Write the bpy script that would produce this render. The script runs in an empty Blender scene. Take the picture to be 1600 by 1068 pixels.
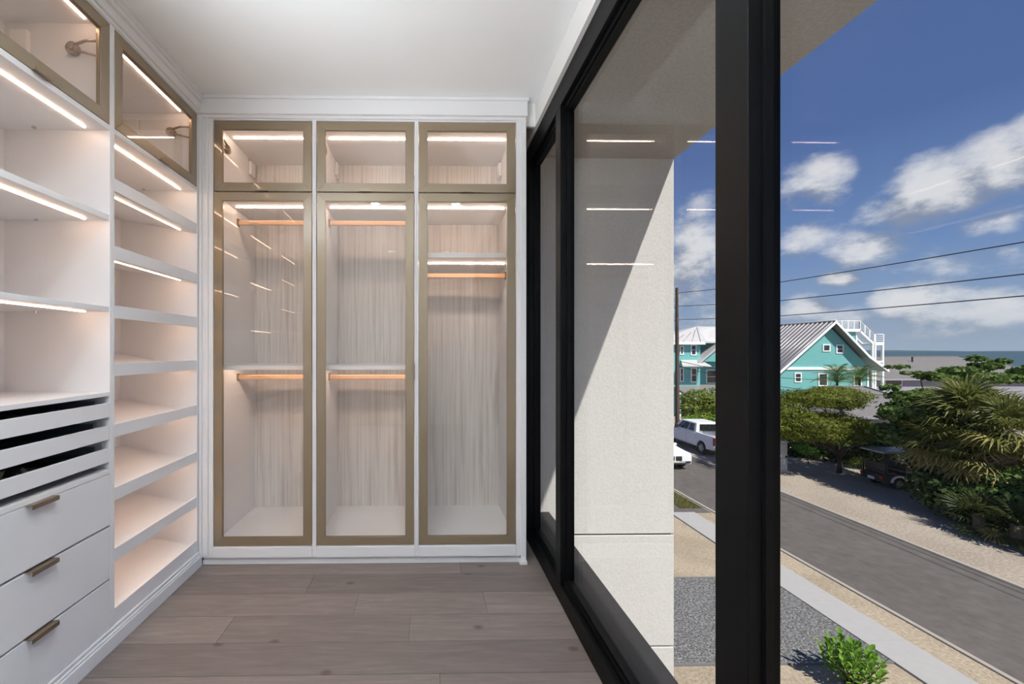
import bpy, bmesh, math, random
import numpy as np
from mathutils import Vector, Matrix, Euler

scene = bpy.context.scene
C = scene.collection
PI = math.pi
rnd = random.Random(7)

# ------------------------------------------------------------------ camera
FPX, PPX, HOR = 650.0, 678.0, 548.0        # focal length, principal column, horizon row (1600x1068 frame)
YAW = math.atan(10.0 / FPX)
EYE = 1.31                                  # eye above the closet floor (Z = 0)
G = EYE - 7.0                               # street level
cd = bpy.data.cameras.new('camera')
cam = bpy.data.objects.new('camera', cd)
C.objects.link(cam)
cam.location = (0, 0, EYE)
cam.rotation_euler = (PI / 2, 0, -YAW)
cd.sensor_fit = 'HORIZONTAL'
cd.sensor_width = 36.0
cd.lens = FPX / 1600.0 * 36.0
cd.shift_x = (800.0 - PPX) / 1600.0
cd.shift_y = (HOR - 534.0) / 1600.0
cd.clip_start = 0.02
cd.clip_end = 20000
scene.camera = cam


def ray(px, py):
    """direction of a photo pixel with Y = 1"""
    cx, cz, t = (px - PPX) / FPX, (HOR - py) / FPX, math.tan(YAW)
    return Vector(((cx + t) / (1 - cx * t), 1.0, cz / math.cos(YAW) / (1 - cx * t)))


def atY(px, py, Y):
    r = ray(px, py)
    return Vector((r.x * Y, Y, EYE + r.z * Y))


def gp(px, py, z=None):
    """point on the ground (or on level z) seen at a pixel"""
    z = G if z is None else z
    r = ray(px, py)
    Y = (z - EYE) / r.z
    return Vector((r.x * Y, Y, z))


# ------------------------------------------------------------------ view
vs = scene.view_settings
scene.display_settings.display_device = 'sRGB'
vs.view_transform = 'Standard'
vs.look = 'None'
vs.gamma = 1.0
vs.use_curve_mapping = False
vs.exposure = 0.0

# ------------------------------------------------------------------ node helpers


class NT:
    def __init__(s, tree):
        s.t = tree

    def n(s, typ, **kw):
        nd = s.t.nodes.new(typ)
        for k, v in kw.items():
            setattr(nd, k, v)
        return nd

    def put(s, sock, v):
        if isinstance(v, bpy.types.NodeSocket):
            s.t.links.new(v, sock)
        elif v is not None:
            sock.default_value = v

    def m(s, op, a, b=None, c=None, clamp=False):
        nd = s.n('ShaderNodeMath', operation=op, use_clamp=clamp)
        for i, v in enumerate((a, b, c)):
            s.put(nd.inputs[i], v)
        return nd.outputs[0]

    def v(s, op, a, b=None):
        nd = s.n('ShaderNodeVectorMath', operation=op)
        s.put(nd.inputs[0], a)
        s.put(nd.inputs[1], b)
        return nd.outputs['Value'] if op in ('DOT_PRODUCT', 'LENGTH') else nd.outputs[0]

    def mix(s, f, a, b, blend='MIX'):
        nd = s.n('ShaderNodeMix', data_type='RGBA', blend_type=blend)
        s.put(nd.inputs[0], f)
        s.put(nd.inputs[6], a)
        s.put(nd.inputs[7], b)
        return nd.outputs[2]

    def ramp(s, f, stops):
        nd = s.n('ShaderNodeValToRGB')
        s.put(nd.inputs[0], f)
        e = nd.color_ramp.elements
        while len(e) < len(stops):
            e.new(0.5)
        for i, (p, c) in enumerate(stops):
            e[i].position = p
            e[i].color = (*c, 1) if len(c) == 3 else c
        return nd.outputs[0]

    def noise(s, vec, scale, detail=4, rough=0.55, dist=0.0):
        nd = s.n('ShaderNodeTexNoise')
        s.put(nd.inputs['Vector'], vec)
        nd.inputs['Scale'].default_value = scale
        nd.inputs['Detail'].default_value = detail
        nd.inputs['Roughness'].default_value = rough
        nd.inputs['Distortion'].default_value = dist
        return nd.outputs['Fac']

    def sm(s, x, lo, hi):
        nd = s.n('ShaderNodeMapRange', interpolation_type='SMOOTHSTEP')
        s.put(nd.inputs[0], x)
        nd.inputs[1].default_value = lo
        nd.inputs[2].default_value = hi
        return nd.outputs[0]


def srgb(r, g, b):
    f = lambda c: (c / 255 / 12.92) if c / 255 <= 0.04045 else ((c / 255 + 0.055) / 1.055) ** 2.4
    return (f(r), f(g), f(b), 1.0)


# ------------------------------------------------------------------ world: blue sky with cumulus
w = bpy.data.worlds.new('sky')
scene.world = w
w.use_nodes = True
w.node_tree.nodes.clear()
CLOUDS = [  # centre and half size in photo pixels, strength
    (1405, 328, 66, 28, .9), (1470, 295, 90, 46, 1.1), (1560, 255, 90, 52, 1), (1640, 225, 80, 60, 1),
    (1285, 285, 42, 34, .95), (1245, 300, 36, 34, .7), (1255, 368, 50, 26, .6), (1352, 390, 62, 30, 1), (1330, 400, 34, 18, .8),
    (1311, 436, 28, 12, .95), (1560, 345, 62, 22, .8), (1490, 405, 100, 22, .42), (1580, 395, 60, 22, .4),
    (1400, 478, 46, 26, 1), (1460, 482, 80, 36, 1.1), (1545, 492, 90, 36, 1.1), (1640, 500, 90, 34, 1), (1255, 482, 52, 20, 1), (1320, 496, 60, 18, .8),
    (1480, 518, 200, 20, .75), (1300, 515, 120, 18, .7), (1095, 395, 50, 50, 1), (1070, 440, 70, 50, .9), (1085, 330, 36, 24, .45), (1100, 490, 60, 30, .5),
    (1000, 470, 80, 30, .8), (900, 300, 90, 40, .7), (1750, 420, 110, 40, .8)]


def density_group():
    g = bpy.data.node_groups.new('cloud_density', 'ShaderNodeTree')
    g.interface.new_socket('dir', in_out='INPUT', socket_type='NodeSocketVector')
    g.interface.new_socket('d', in_out='OUTPUT', socket_type='NodeSocketFloat')
    N = NT(g)
    gi, go = N.n('NodeGroupInput'), N.n('NodeGroupOutput')
    d = gi.outputs[0]
    st = N.v('MULTIPLY', d, (1, 1, 1.7))
    warp = N.noise(st, 7.0, 6, 0.62)
    fine = N.noise(st, 22.0, 6, 0.6)
    big = N.noise(st, 2.6, 3, 0.5)
    acc = None
    for px, py, rx, ry, s in CLOUDS:
        c = ray(px, py).normalized()
        u = Vector((c.y, -c.x, 0)).normalized()
        v = u.cross(c).normalized()
        ru = abs(((ray(px + rx, py).normalized()) - c).dot(u))
        rv = abs(((ray(px, py - ry).normalized()) - c).dot(v))
        a = N.v('DOT_PRODUCT', d, tuple(u / ru))
        b = N.v('DOT_PRODUCT', d, tuple(v / rv))
        q = N.m('MULTIPLY_ADD', a, a, N.m('MULTIPLY', b, b))
        val = N.m('MULTIPLY_ADD', q, -0.5 * s, s)
        acc = val if acc is None else N.m('SMOOTH_MAX', acc, val, 0.25)
    acc = N.m('MAXIMUM', acc, -0.4)
    acc = N.m('MAXIMUM', acc, N.m('MULTIPLY_ADD', big, 5.0, -3.15))
    t = N.m('MULTIPLY_ADD', warp, 2.6, -1.45)
    t = N.m('ADD', t, N.m('MULTIPLY_ADD', fine, 0.9, -0.45))
    N.put(go.inputs[0], N.m('ADD', acc, t))
    return g


N = NT(w.node_tree)
tc = N.n('ShaderNodeTexCoord')
direc = N.v('NORMALIZE', tc.outputs['Generated'])
grp = density_group()


def dens(vec):
    nd = N.n('ShaderNodeGroup')
    nd.node_tree = grp
    N.put(nd.inputs[0], vec)
    return nd.outputs[0]


d0 = dens(direc)
d1 = dens(N.v('NORMALIZE', N.v('ADD', direc, (0.012, -0.012, 0.04))))
cover = N.sm(d0, -0.1, 0.95)
shade = N.m('SUBTRACT', d0, N.m('MULTIPLY', d1, 0.85))
lit = N.sm(shade, -0.3, 0.5)
sep = N.n('ShaderNodeSeparateXYZ')
N.put(sep.inputs[0], direc)
z = N.m('MAXIMUM', sep.outputs[2], 0.0)
blue = N.ramp(z, [(0.0, (.34, .42, .54)), (0.07, (.26, .37, .55)), (0.18, (.155, .265, .51)), (0.36, (.088, .155, .37)), (0.7, (.06, .115, .30)), (1, (.05, .10, .28))])
ccol = N.mix(lit, (.27, .31, .39, 1), (.74, .75, .78, 1))
haze = N.sm(sep.outputs[2], 0.0, 0.09)
ccol = N.mix(haze, N.mix(0.55, ccol, (.38, .46, .57, 1)), ccol)
sky = N.mix(N.m('MULTIPLY', cover, 0.93), blue, ccol)
bg = N.n('ShaderNodeBackground')
N.put(bg.inputs[0], sky)
bg.inputs[1].default_value = 1.0
out = N.n('ShaderNodeOutputWorld')
N.put(out.inputs[0], bg.outputs[0])
w.cycles.sampling_method = 'MANUAL'
w.cycles.sample_map_resolution = 512

# ------------------------------------------------------------------ sun
sd = bpy.data.lights.new('sun', 'SUN')
sd.energy = 6.4
sd.angle = math.radians(0.6)
sd.color = (1.0, 0.955, 0.88)
sun = bpy.data.objects.new('sun', sd)
C.objects.link(sun)
sun.location = (30, -30, 60)
TO_SUN = Vector((1.0, -1.7, 2.61)).normalized()
sun.rotation_euler = TO_SUN.to_track_quat('Z', 'Y').to_euler()

# ------------------------------------------------------------------ materials
MATS = {}


def newmat(name):
    m = bpy.data.materials.new(name)
    m.use_nodes = True
    m.node_tree.nodes.clear()
    MATS[name] = m
    return m, NT(m.node_tree)


def finish(N, shader):
    o = N.n('ShaderNodeOutputMaterial')
    N.put(o.inputs[0], shader)


def bsdf(N, col, rough=0.5, metal=0.0, spec=0.5, normal=None):
    p = N.n('ShaderNodeBsdfPrincipled')
    N.put(p.inputs['Base Color'], col)
    N.put(p.inputs['Roughness'], rough)
    N.put(p.inputs['Metallic'], metal)
    N.put(p.inputs['Specular IOR Level'], spec)
    if normal is not None:
        N.put(p.inputs['Normal'], normal)
    return p.outputs[0]


def bump(N, h, strength, dist):
    b = N.n('ShaderNodeBump')
    b.inputs['Strength'].default_value = strength
    b.inputs['Distance'].default_value = dist
    N.put(b.inputs['Height'], h)
    return b.outputs[0]


def plain(name, col, rough=0.5, metal=0.0, spec=0.5, var=0.05, scale=6.0, bstr=0.0, bscale=200, bdist=0.001):
    m, N = newmat(name)
    tc = N.n('ShaderNodeTexCoord').outputs['Object']
    f = N.noise(tc, scale, 3)
    a = tuple(c * (1 - var) for c in col[:3]) + (1,)
    b = tuple(min(1, c * (1 + var)) for c in col[:3]) + (1,)
    cc = N.mix(f, a, b)
    nm = bump(N, N.noise(tc, bscale, 3), bstr, bdist) if bstr else None
    finish(N, bsdf(N, cc, rough, metal, spec, nm))
    return m


def twotone(name, stops, scale, detail=6, rough=0.9, bstr=0.4, bdist=0.02, scale2=None, amt2=0.3, spec=0.2, c2=(0.25, 0.25, 0.25, 1)):
    m, N = newmat(name)
    tc = N.n('ShaderNodeTexCoord').outputs['Object']
    f = N.noise(tc, scale, detail, 0.65)
    col = N.ramp(f, stops)
    if scale2:
        f2 = N.sm(N.noise(tc, scale2, 4), 0.42, 0.62)
        col = N.mix(N.m('MULTIPLY', f2, amt2), col, c2, 'MULTIPLY')
    finish(N, bsdf(N, col, rough, 0, spec, bump(N, f, bstr, bdist)))
    return m


plain('white_lacquer', srgb(236, 235, 236), 0.38, var=0.012)
plain('white_paint', srgb(238, 236, 233), 0.6, var=0.012)
plain('ceiling_paint', srgb(246, 246, 246), 0.8, var=0.01)
plain('bronze_frame', (.29, .22, .14, 1), 0.38, 0.4, var=0.04, scale=3)
for _n in MATS['bronze_frame'].node_tree.nodes:
    if _n.type == 'BSDF_PRINCIPLED':
        _n.inputs['Coat Weight'].default_value = 1.0
        _n.inputs['Coat Roughness'].default_value = 0.03
        _n.inputs['Coat IOR'].default_value = 1.5
plain('bronze_handle', (.30, .235, .17, 1), 0.35, 0.85, var=0.06, scale=30)
plain('rod_bronze', (.66, .43, .27, 1), 0.32, 0.6, var=0.03)
plain('bracket_bronze', (.42, .34, .27, 1), 0.35, 0.6)
plain('black_frame', (.0035, .0037, .0040, 1), 0.45, 0.0, 0.12, var=0.2, scale=20)
plain('black_sill', (.022, .022, .024, 1), 0.5, 0.0, 0.3, var=0.2, scale=20)
plain('dark_gap', (.012, .012, .013, 1), 0.8)
plain('tray_lining', (.10, .092, .088, 1), 0.7, var=0.2, scale=25)
plain('grey_pvc', (.16, .16, .165, 1), 0.6)
plain('chrome', (.7, .7, .7, 1), 0.25, 1.0)
plain('teal_trim', srgb(238, 240, 240), 0.6)
plain('car_white', srgb(232, 233, 236), 0.22, var=0.01)
plain('car_glass', (.012, .015, .018, 1), 0.06, var=0.1)
plain('tyre', (.018, .018, .018, 1), 0.8)
plain('black_plastic', (.02, .02, .021, 1), 0.55)
plain('tail_red', (.45, .015, .02, 1), 0.25)
plain('house_pane', (.03, .04, .045, 1), 0.08, spec=0.8)
plain('bark', (.10, .075, .055, 1), 0.95, var=0.35, scale=14, bstr=0.6, bscale=30, bdist=0.02)
plain('pole_wood', (.085, .062, .045, 1), 0.95, var=0.35, scale=9, bstr=0.5, bscale=25, bdist=0.01)
plain('wire_black', (.02, .02, .022, 1), 0.7)
plain('concrete', srgb(160, 159, 157), 0.9, var=0.07, scale=5, bstr=0.25, bscale=120, bdist=0.004)
plain('kerb_concrete', srgb(156, 149, 140), 0.9, var=0.12, scale=7, bstr=0.25, bscale=90, bdist=0.004)
plain('seat_vinyl', (.05, .045, .04, 1), 0.6)
plain('cart_roof', (.36, .39, .42, 1), 0.35, var=0.25, scale=7)
plain('grey_wall', srgb(150, 148, 160), 0.85)
plain('utility_white', srgb(205, 205, 205), 0.5, var=0.04)
plain('rubble', srgb(190, 178, 158), 0.95, var=0.15, scale=12)
plain('far_land', (.10, .15, .20, 1), 1.0)

twotone('asphalt', [(0.3, (0.0944, 0.0864, 0.08)), (0.7, (0.1344, 0.1232, 0.1144))], 3.0, 8, 0.85, 0.2, 0.01, 0.35, 0.25, c2=(.72, .72, .72, 1))
twotone('shell_gravel', [(0.25, (0.24, 0.192, 0.136)), (0.5, (0.368, 0.308, 0.228)), (0.75, (0.496, 0.432, 0.336))], 14.0, 9, 0.95, 0.6, 0.04, 0.5, 0.5, c2=(.70, .68, .66, 1))
twotone('grey_shoulder', [(0.25, (0.208, 0.176, 0.14)), (0.5, (0.336, 0.292, 0.24)), (0.75, (0.48, 0.432, 0.376))], 11.0, 9, 0.95, 0.6, 0.05, 0.4, 0.4, c2=(.74, .72, .70, 1))
twotone('dark_gravel', [(0.34, (0.036, 0.0368, 0.0376)), (0.5, (0.136, 0.136, 0.136)), (0.66, (0.368, 0.364, 0.36))], 22.0, 9, 0.9, 0.7, 0.04)
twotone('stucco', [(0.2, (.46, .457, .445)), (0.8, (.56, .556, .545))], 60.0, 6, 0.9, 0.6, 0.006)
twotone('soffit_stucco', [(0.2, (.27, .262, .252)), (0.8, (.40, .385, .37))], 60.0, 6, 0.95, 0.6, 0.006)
twotone('shingle', [(0.3, (0.12, 0.1176, 0.12)), (0.7, (0.208, 0.2, 0.2))], 6.0, 8, 0.9, 0.4, 0.03)

# oak floor planks: grain along X, each plank its own tone
m, N = newmat('oak_plank')
tc = N.n('ShaderNodeTexCoord').outputs['Object']
oi = N.n('ShaderNodeObjectInfo')
off = N.v('ADD', tc, N.v('SCALE', oi.outputs['Location'], None))
rv = N.n('ShaderNodeCombineXYZ')
N.put(rv.inputs[0], N.m('MULTIPLY', oi.outputs['Random'], 37.0))
N.put(rv.inputs[1], N.m('MULTIPLY', oi.outputs['Random'], 11.0))
p = N.v('ADD', tc, rv.outputs[0])
g1 = N.noise(N.v('MULTIPLY', p, (1.6, 16, 1)), 2.4, 6, 0.6, 0.9)
g2 = N.noise(N.v('MULTIPLY', p, (5, 130, 1)), 2.0, 3, 0.5)
tone = N.m('MULTIPLY_ADD', oi.outputs['Random'], 0.30, 0.74)
col = N.ramp(g1, [(0.2, (.185, .155, .142)), (0.5, (.24, .198, .18)), (0.8, (.315, .268, .244))])
col = N.mix(N.m('MULTIPLY', g2, 0.3), col, (.13, .108, .10, 1))
kn = N.n('ShaderNodeTexVoronoi', voronoi_dimensions='2D')
N.put(kn.inputs['Vector'], N.v('MULTIPLY', p, (1, 1.6, 1)))
kn.inputs['Scale'].default_value = 1.7
knot = N.sm(kn.outputs['Distance'], 0.06, 0.012)
col = N.mix(N.m('MULTIPLY', knot, 0.6), col, (.06, .042, .035, 1))
cs = N.n('ShaderNodeVectorMath', operation='SCALE')
N.put(cs.inputs[0], col)
N.put(cs.inputs['Scale'], tone)
finish(N, bsdf(N, cs.outputs[0], 0.5, 0, 0.35, bump(N, g2, 0.1, 0.001)))

# pale vertical-grain laminate at the back of the wardrobe
m, N = newmat('grain_panel')
tc = N.n('ShaderNodeTexCoord').outputs['Object']
oi = N.n('ShaderNodeObjectInfo')
g0 = N.noise(N.v('MULTIPLY', tc, (1, 1, 0.04)), 16.0, 4, 0.55, 0.25)
g1 = N.noise(N.v('MULTIPLY', tc, (1, 1, 0.02)), 75.0, 4, 0.6, 0.2)
col = N.ramp(g1, [(0.30, (.56, .51, .48)), (0.45, (.70, .66, .63)), (0.62, (.80, .765, .74))])
col = N.mix(N.m('MULTIPLY', N.sm(g0, 0.56, 0.70), 0.55), col, (.45, .395, .36, 1))
finish(N, bsdf(N, col, 0.5, 0, 0.4))

# teal clapboard
m, N = newmat('teal_siding')
tc = N.n('ShaderNodeTexCoord').outputs['Object']
sx = N.n('ShaderNodeSeparateXYZ')
N.put(sx.inputs[0], tc)
saw = N.m('FRACT', N.m('MULTIPLY', sx.outputs[2], 4.2))
col = N.mix(N.noise(tc, 3, 3), (.165, .46, .47, 1), (.21, .54, .545, 1))
finish(N, bsdf(N, col, 0.7, 0, 0.3, bump(N, saw, 0.9, 0.03)))

# standing seam metal
plain('metal_roof', srgb(150, 146, 146), 0.42, 0.35, var=0.06, scale=2)
plain('metal_roof_light', srgb(205, 203, 203), 0.42, 0.3, var=0.05, scale=2)

# sea
m, N = newmat('sea_water')
tc = N.n('ShaderNodeTexCoord').outputs['Object']
f = N.noise(N.v('MULTIPLY', tc, (1, 1, 1)), 0.05, 6, 0.6)
col = N.mix(f, (.034, .072, .095, 1), (.052, .10, .122, 1))
finish(N, bsdf(N, col, 0.55, 0, 0.25, bump(N, f, 0.5, 2.0)))


def pane_mat(name, tint, ior=1.5):
    m, N = newmat(name)
    geo = N.n('ShaderNodeNewGeometry')
    ir = N.m('MULTIPLY_ADD', geo.outputs['Backfacing'], 1 / ior - ior, ior)
    fr = N.n('ShaderNodeFresnel')
    N.put(fr.inputs['IOR'], ir)
    tr = N.n('ShaderNodeBsdfTransparent')
    tr.inputs[0].default_value = tint
    gl = N.n('ShaderNodeBsdfGlossy')
    gl.inputs['Roughness'].default_value = 0.0
    gl.inputs['Color'].default_value = (1, 1, 1, 1)
    mx = N.n('ShaderNodeMixShader')
    N.put(mx.inputs[0], fr.outputs[0])
    N.put(mx.inputs[1], tr.outputs[0])
    N.put(mx.inputs[2], gl.outputs[0])
    finish(N, mx.outputs[0])


pane_mat('clear_pane', (.985, .985, .98, 1), 1.12)
pane_mat('door_pane', (.99, .982, .972, 1), 1.42)
pane_mat('plastic_wrap', (.95, .96, .97, 1), 1.6)


def emit(name, col, s):
    m, N = newmat(name)
    e = N.n('ShaderNodeEmission')
    e.inputs[0].default_value = (*col, 1)
    e.inputs[1].default_value = s
    finish(N, e.outputs[0])


emit('led_warm', (1.0, .68, .48), 23.0)
emit('led_wardrobe', (1.0, .73, .55), 48.0)
emit('downlight_lens', (.85, .94, 1.0), 440.0)
emit('fill_uplight', (.86, .94, 1.0), 820.0)  # glow of the added lamp that lifts the room light


def leaf(name, c1, c2, trans=0.35, rough=0.55, scale=0.8):
    m, N = newmat(name)
    tc = N.n('ShaderNodeTexCoord').outputs['Object']
    geo = N.n('ShaderNodeNewGeometry')
    f = N.m('ADD', N.m('MULTIPLY', N.noise(tc, scale, 3), 0.6), N.m('MULTIPLY', geo.outputs['Random Per Island'], 0.45), clamp=True)
    col = N.mix(f, (*c1, 1), (*c2, 1))
    a = bsdf(N, col, rough, 0, 0.3)
    t = N.n('ShaderNodeBsdfTranslucent')
    N.put(t.inputs[0], col)
    mx = N.n('ShaderNodeMixShader')
    mx.inputs[0].default_value = trans
    N.put(mx.inputs[1], a)
    N.put(mx.inputs[2], t.outputs[0])
    finish(N, mx.outputs[0])


leaf('leaf_feathery', (.05, .075, .010), (.23, .265, .032))
leaf('leaf_sea_grape', (.035, .075, .018), (.16, .25, .055))
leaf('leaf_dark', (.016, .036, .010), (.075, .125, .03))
leaf('leaf_hedge', (.08, .13, .02), (.30, .36, .06))
leaf('leaf_bright', (.06, .16, .015), (.22, .42, .04))
leaf('frond_green', (.065, .085, .018), (.24, .26, .07))
leaf('frond_yellow', (.24, .21, .05), (.50, .42, .15))
leaf('frond_painted_shade', (.02, .036, .010), (.085, .115, .03))  # darker green fronds: shade put into the colour for the young palms
leaf('frond_dead', (.20, .135, .075), (.40, .29, .17), 0.2)
leaf('grass_blade', (.10, .12, .03), (.28, .27, .09))

# ------------------------------------------------------------------ mesh helpers


class MB:
    def __init__(s):
        s.v, s.f, s.sm = [], [], []

    def add(s, vs, fs, smooth=False):
        o = len(s.v)
        s.v += [tuple(p) for p in vs]
        for f in fs:
            s.f.append(tuple(i + o for i in f))
            s.sm.append(smooth)
        return s

    def box(s, x0, x1, y0, y1, z0, z1):
        x0, x1, y0, y1, z0, z1 = min(x0, x1), max(x0, x1), min(y0, y1), max(y0, y1), min(z0, z1), max(z0, z1)
        return s.add([(x0, y0, z0), (x1, y0, z0), (x1, y1, z0), (x0, y1, z0), (x0, y0, z1), (x1, y0, z1), (x1, y1, z1), (x0, y1, z1)],
                     [(3, 2, 1, 0), (4, 5, 6, 7), (0, 1, 5, 4), (1, 2, 6, 5), (2, 3, 7, 6), (3, 0, 4, 7)])

    def hexa(s, bot, top):
        """bot, top: four corners each, counter-clockwise from above"""
        return s.add(list(bot) + list(top), [(3, 2, 1, 0), (4, 5, 6, 7), (0, 1, 5, 4), (1, 2, 6, 5), (2, 3, 7, 6), (3, 0, 4, 7)])

    def tube(s, p0, p1, r0, r1=None, n=12, smooth=True):
        r1 = r0 if r1 is None else r1
        p0, p1 = Vector(p0), Vector(p1)
        d = (p1 - p0).normalized()
        a = d.orthogonal().normalized()
        b = d.cross(a)
        vs = []
        for p, r in ((p0, r0), (p1, r1)):
            for i in range(n):
                t = 2 * PI * i / n
                vs.append(p + (a * math.cos(t) + b * math.sin(t)) * r)
        s.add(vs, [(i, (i + 1) % n, n + (i + 1) % n, n + i) for i in range(n)], smooth)
        s.add(vs[:n], [tuple(range(n - 1, -1, -1))])
        s.add(vs[n:], [tuple(range(n))])
        return s

    def path(s, pts, r, n=6):
        pts = [Vector(p) for p in pts]
        rs = r if isinstance(r, (list, tuple)) else [r] * len(pts)
        vs = []
        up = Vector((0, 0, 1))
        for i, p in enumerate(pts):
            d = (pts[min(i + 1, len(pts) - 1)] - pts[max(i - 1, 0)]).normalized()
            a = d.cross(up)
            a = a.normalized() if a.length > 1e-3 else Vector((1, 0, 0))
            b = d.cross(a)
            for k in range(n):
                t = 2 * PI * k / n
                vs.append(p + (a * math.cos(t) + b * math.sin(t)) * rs[i])
        fs = [(i * n + k, i * n + (k + 1) % n, (i + 1) * n + (k + 1) % n, (i + 1) * n + k) for i in range(len(pts) - 1) for k in range(n)]
        fs += [tuple(range(n - 1, -1, -1)), tuple(range((len(pts) - 1) * n, len(pts) * n))]
        return s.add(vs, fs, True)

    def prism(s, poly, axis, a, b):
        """poly of 2D points extruded along axis 'x','y','z' between a and b"""
        def P(q, t):
            return {'x': (t, q[0], q[1]), 'y': (q[0], t, q[1]), 'z': (q[0], q[1], t)}[axis]
        n = len(poly)
        vs = [P(q, a) for q in poly] + [P(q, b) for q in poly]
        fs = [(i, (i + 1) % n, n + (i + 1) % n, n + i) for i in range(n)]
        fs += [tuple(range(n - 1, -1, -1)), tuple(range(n, 2 * n))]
        return s.add(vs, fs)

    def loft(s, rings, smooth=True):
        n = len(rings[0])
        vs = [p for r in rings for p in r]
        fs = [(i * n + k, i * n + (k + 1) % n, (i + 1) * n + (k + 1) % n, (i + 1) * n + k) for i in range(len(rings) - 1) for k in range(n)]
        s.add(vs, fs, smooth)
        s.add(rings[0], [tuple(range(n - 1, -1, -1))])
        s.add(rings[-1], [tuple(range(n))])
        return s

    def build(s, name, mat, parent=None, local=False, bevel=0.0, **tags):
        me = bpy.data.meshes.new(name)
        vs = s.v
        if parent is not None and not local:
            o = Vector((0, 0, 0))
            q = parent
            while q is not None:
                o += q.location
                q = q.parent
            vs = [(a - o.x, b - o.y, c - o.z) for a, b, c in vs]
        elif parent is None and not local and vs:
            a = np.array(vs)
            o = np.array([(a[:, 0].min() + a[:, 0].max()) / 2, (a[:, 1].min() + a[:, 1].max()) / 2, a[:, 2].min()])
            vs = [tuple(p) for p in (a - o)]
        me.from_pydata(vs, [], s.f)
        me.polygons.foreach_set('use_smooth', s.sm)
        bm = bmesh.new()
        bm.from_mesh(me)
        bmesh.ops.recalc_face_normals(bm, faces=bm.faces)
        bm.to_mesh(me)
        bm.free()
        me.materials.append(MATS[mat])
        ob = bpy.data.objects.new(name, me)
        C.objects.link(ob)
        if parent is not None:
            ob.parent = parent
        elif not local and s.v:
            ob.location = tuple(o)
        if bevel:
            b = ob.modifiers.new('bevel', 'BEVEL')
            b.width = bevel
            b.segments = 2
            b.limit_method = 'ANGLE'
        for k, v in tags.items():
            ob[k] = v
        return ob


def box(name, mat, x0, x1, y0, y1, z0, z1, parent=None, bevel=0.0, local=False, **tags):
    return MB().box(x0, x1, y0, y1, z0, z1).build(name, mat, parent, local, bevel, **tags)


def thing(name, label, cat, loc=(0, 0, 0), rz=0.0, group=None):
    o = bpy.data.objects.new(name, None)
    o.empty_display_size = 0.1
    C.objects.link(o)
    o.location = loc
    o.rotation_euler = (0, 0, rz)
    o['label'] = label
    o['category'] = cat
    if group:
        o['group'] = group
    return o


def struct(o, label=None, cat=None):
    o['kind'] = 'structure'
    if label:
        o['label'] = label
    if cat:
        o['category'] = cat
    return o


def rawmesh(name, verts, faces, mat, parent=None, smooth=False, **tags):
    """fast path for foliage: numpy arrays (n,3), (m,k)"""
    me = bpy.data.meshes.new(name)
    verts = np.asarray(verts, dtype=np.float32)
    faces = np.asarray(faces, dtype=np.int32)
    k = faces.shape[1]
    me.vertices.add(len(verts))
    me.vertices.foreach_set('co', verts.ravel())
    me.loops.add(faces.size)
    me.loops.foreach_set('vertex_index', faces.ravel())
    me.polygons.add(len(faces))
    me.polygons.foreach_set('loop_start', np.arange(0, faces.size, k, dtype=np.int32))
    me.polygons.foreach_set('loop_total', np.full(len(faces), k, dtype=np.int32))
    me.update(calc_edges=True)
    me.materials.append(MATS[mat])
    ob = bpy.data.objects.new(name, me)
    C.objects.link(ob)
    if parent is not None:
        ob.parent = parent
    for a, b in tags.items():
        ob[a] = b
    return ob


# ================================================================== ROOM SHELL
CEIL = 2.85
WX = 0.67            # inner face of the window wall
LX = -1.39           # face of the left cabinets
LB = -1.87           # back of the left cabinets
WY = 2.56            # face of the wardrobe
BY = 3.20            # wall behind the wardrobe
RY = -2.30           # wall behind the camera
FX = 0.69            # inner face of the window frame
OX = 0.765           # outer face of the window frame

fl = box('floor', 'dark_gap', -1.90, WX + .03, RY, BY, -0.06, -0.012)
struct(fl, 'greyish brown wide plank oak floor', 'floor')
PW = 0.19
joints = {0: [-0.66], -1: [-0.37, .30], -2: [-.95, -.085], -3: [], -4: [.05], 1: [.2]}
for k in range(-24, 5):
    y0 = 2.26 + k * PW
    y1 = y0 + PW
    if y1 < RY + .02 or y0 > BY - .02:
        continue
    y0, y1 = max(y0, RY), min(y1, BY)
    js = joints.get(k)
    if js is None:
        js = [rnd.uniform(-1.2, .5)]
    xs = [-1.88] + js + [WX + .02]
    for a, b in zip(xs[:-1], xs[1:]):
        box('plank', 'oak_plank', a + .0009, b - .0009, y0 + .0011, y1 - .0011, -.014, 0.0, fl)

cb = MB()
cx_ = [-2.0, -.615, -.485, .235, .365, .80]
cy_ = [RY - .1, -1.365, -1.235, .685, .815, BY + .1]
for i in range(5):
    for j in range(5):
        if i in (1, 3) and j in (1, 3):
            xc, yc = (cx_[i] + cx_[i + 1]) / 2, (cy_[j] + cy_[j + 1]) / 2
            n = 32
            ci = [(xc + .0635 * math.cos(2 * PI * q / n), yc + .0635 * math.sin(2 * PI * q / n)) for q in range(n)]
            sq = [(xc + .065 * max(-1, min(1, 1.5 * math.cos(2 * PI * q / n))), yc + .065 * max(-1, min(1, 1.5 * math.sin(2 * PI * q / n)))) for q in range(n)]
            cb.add([(*p, CEIL) for p in sq] + [(*p, CEIL) for p in ci] + [(*p, CEIL + .12) for p in ci] + [(*p, CEIL + .12) for p in sq],
                   [(r_ * n + q, r_ * n + (q + 1) % n, (r_ + 1) * n + (q + 1) % n, (r_ + 1) * n + q) for r_ in range(3) for q in range(n)])
        else:
            cb.box(cx_[i], cx_[i + 1], cy_[j], cy_[j + 1], CEIL, CEIL + .12)
struct(cb.build('ceiling', 'ceiling_paint'), 'smooth white ceiling', 'ceiling')
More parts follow.
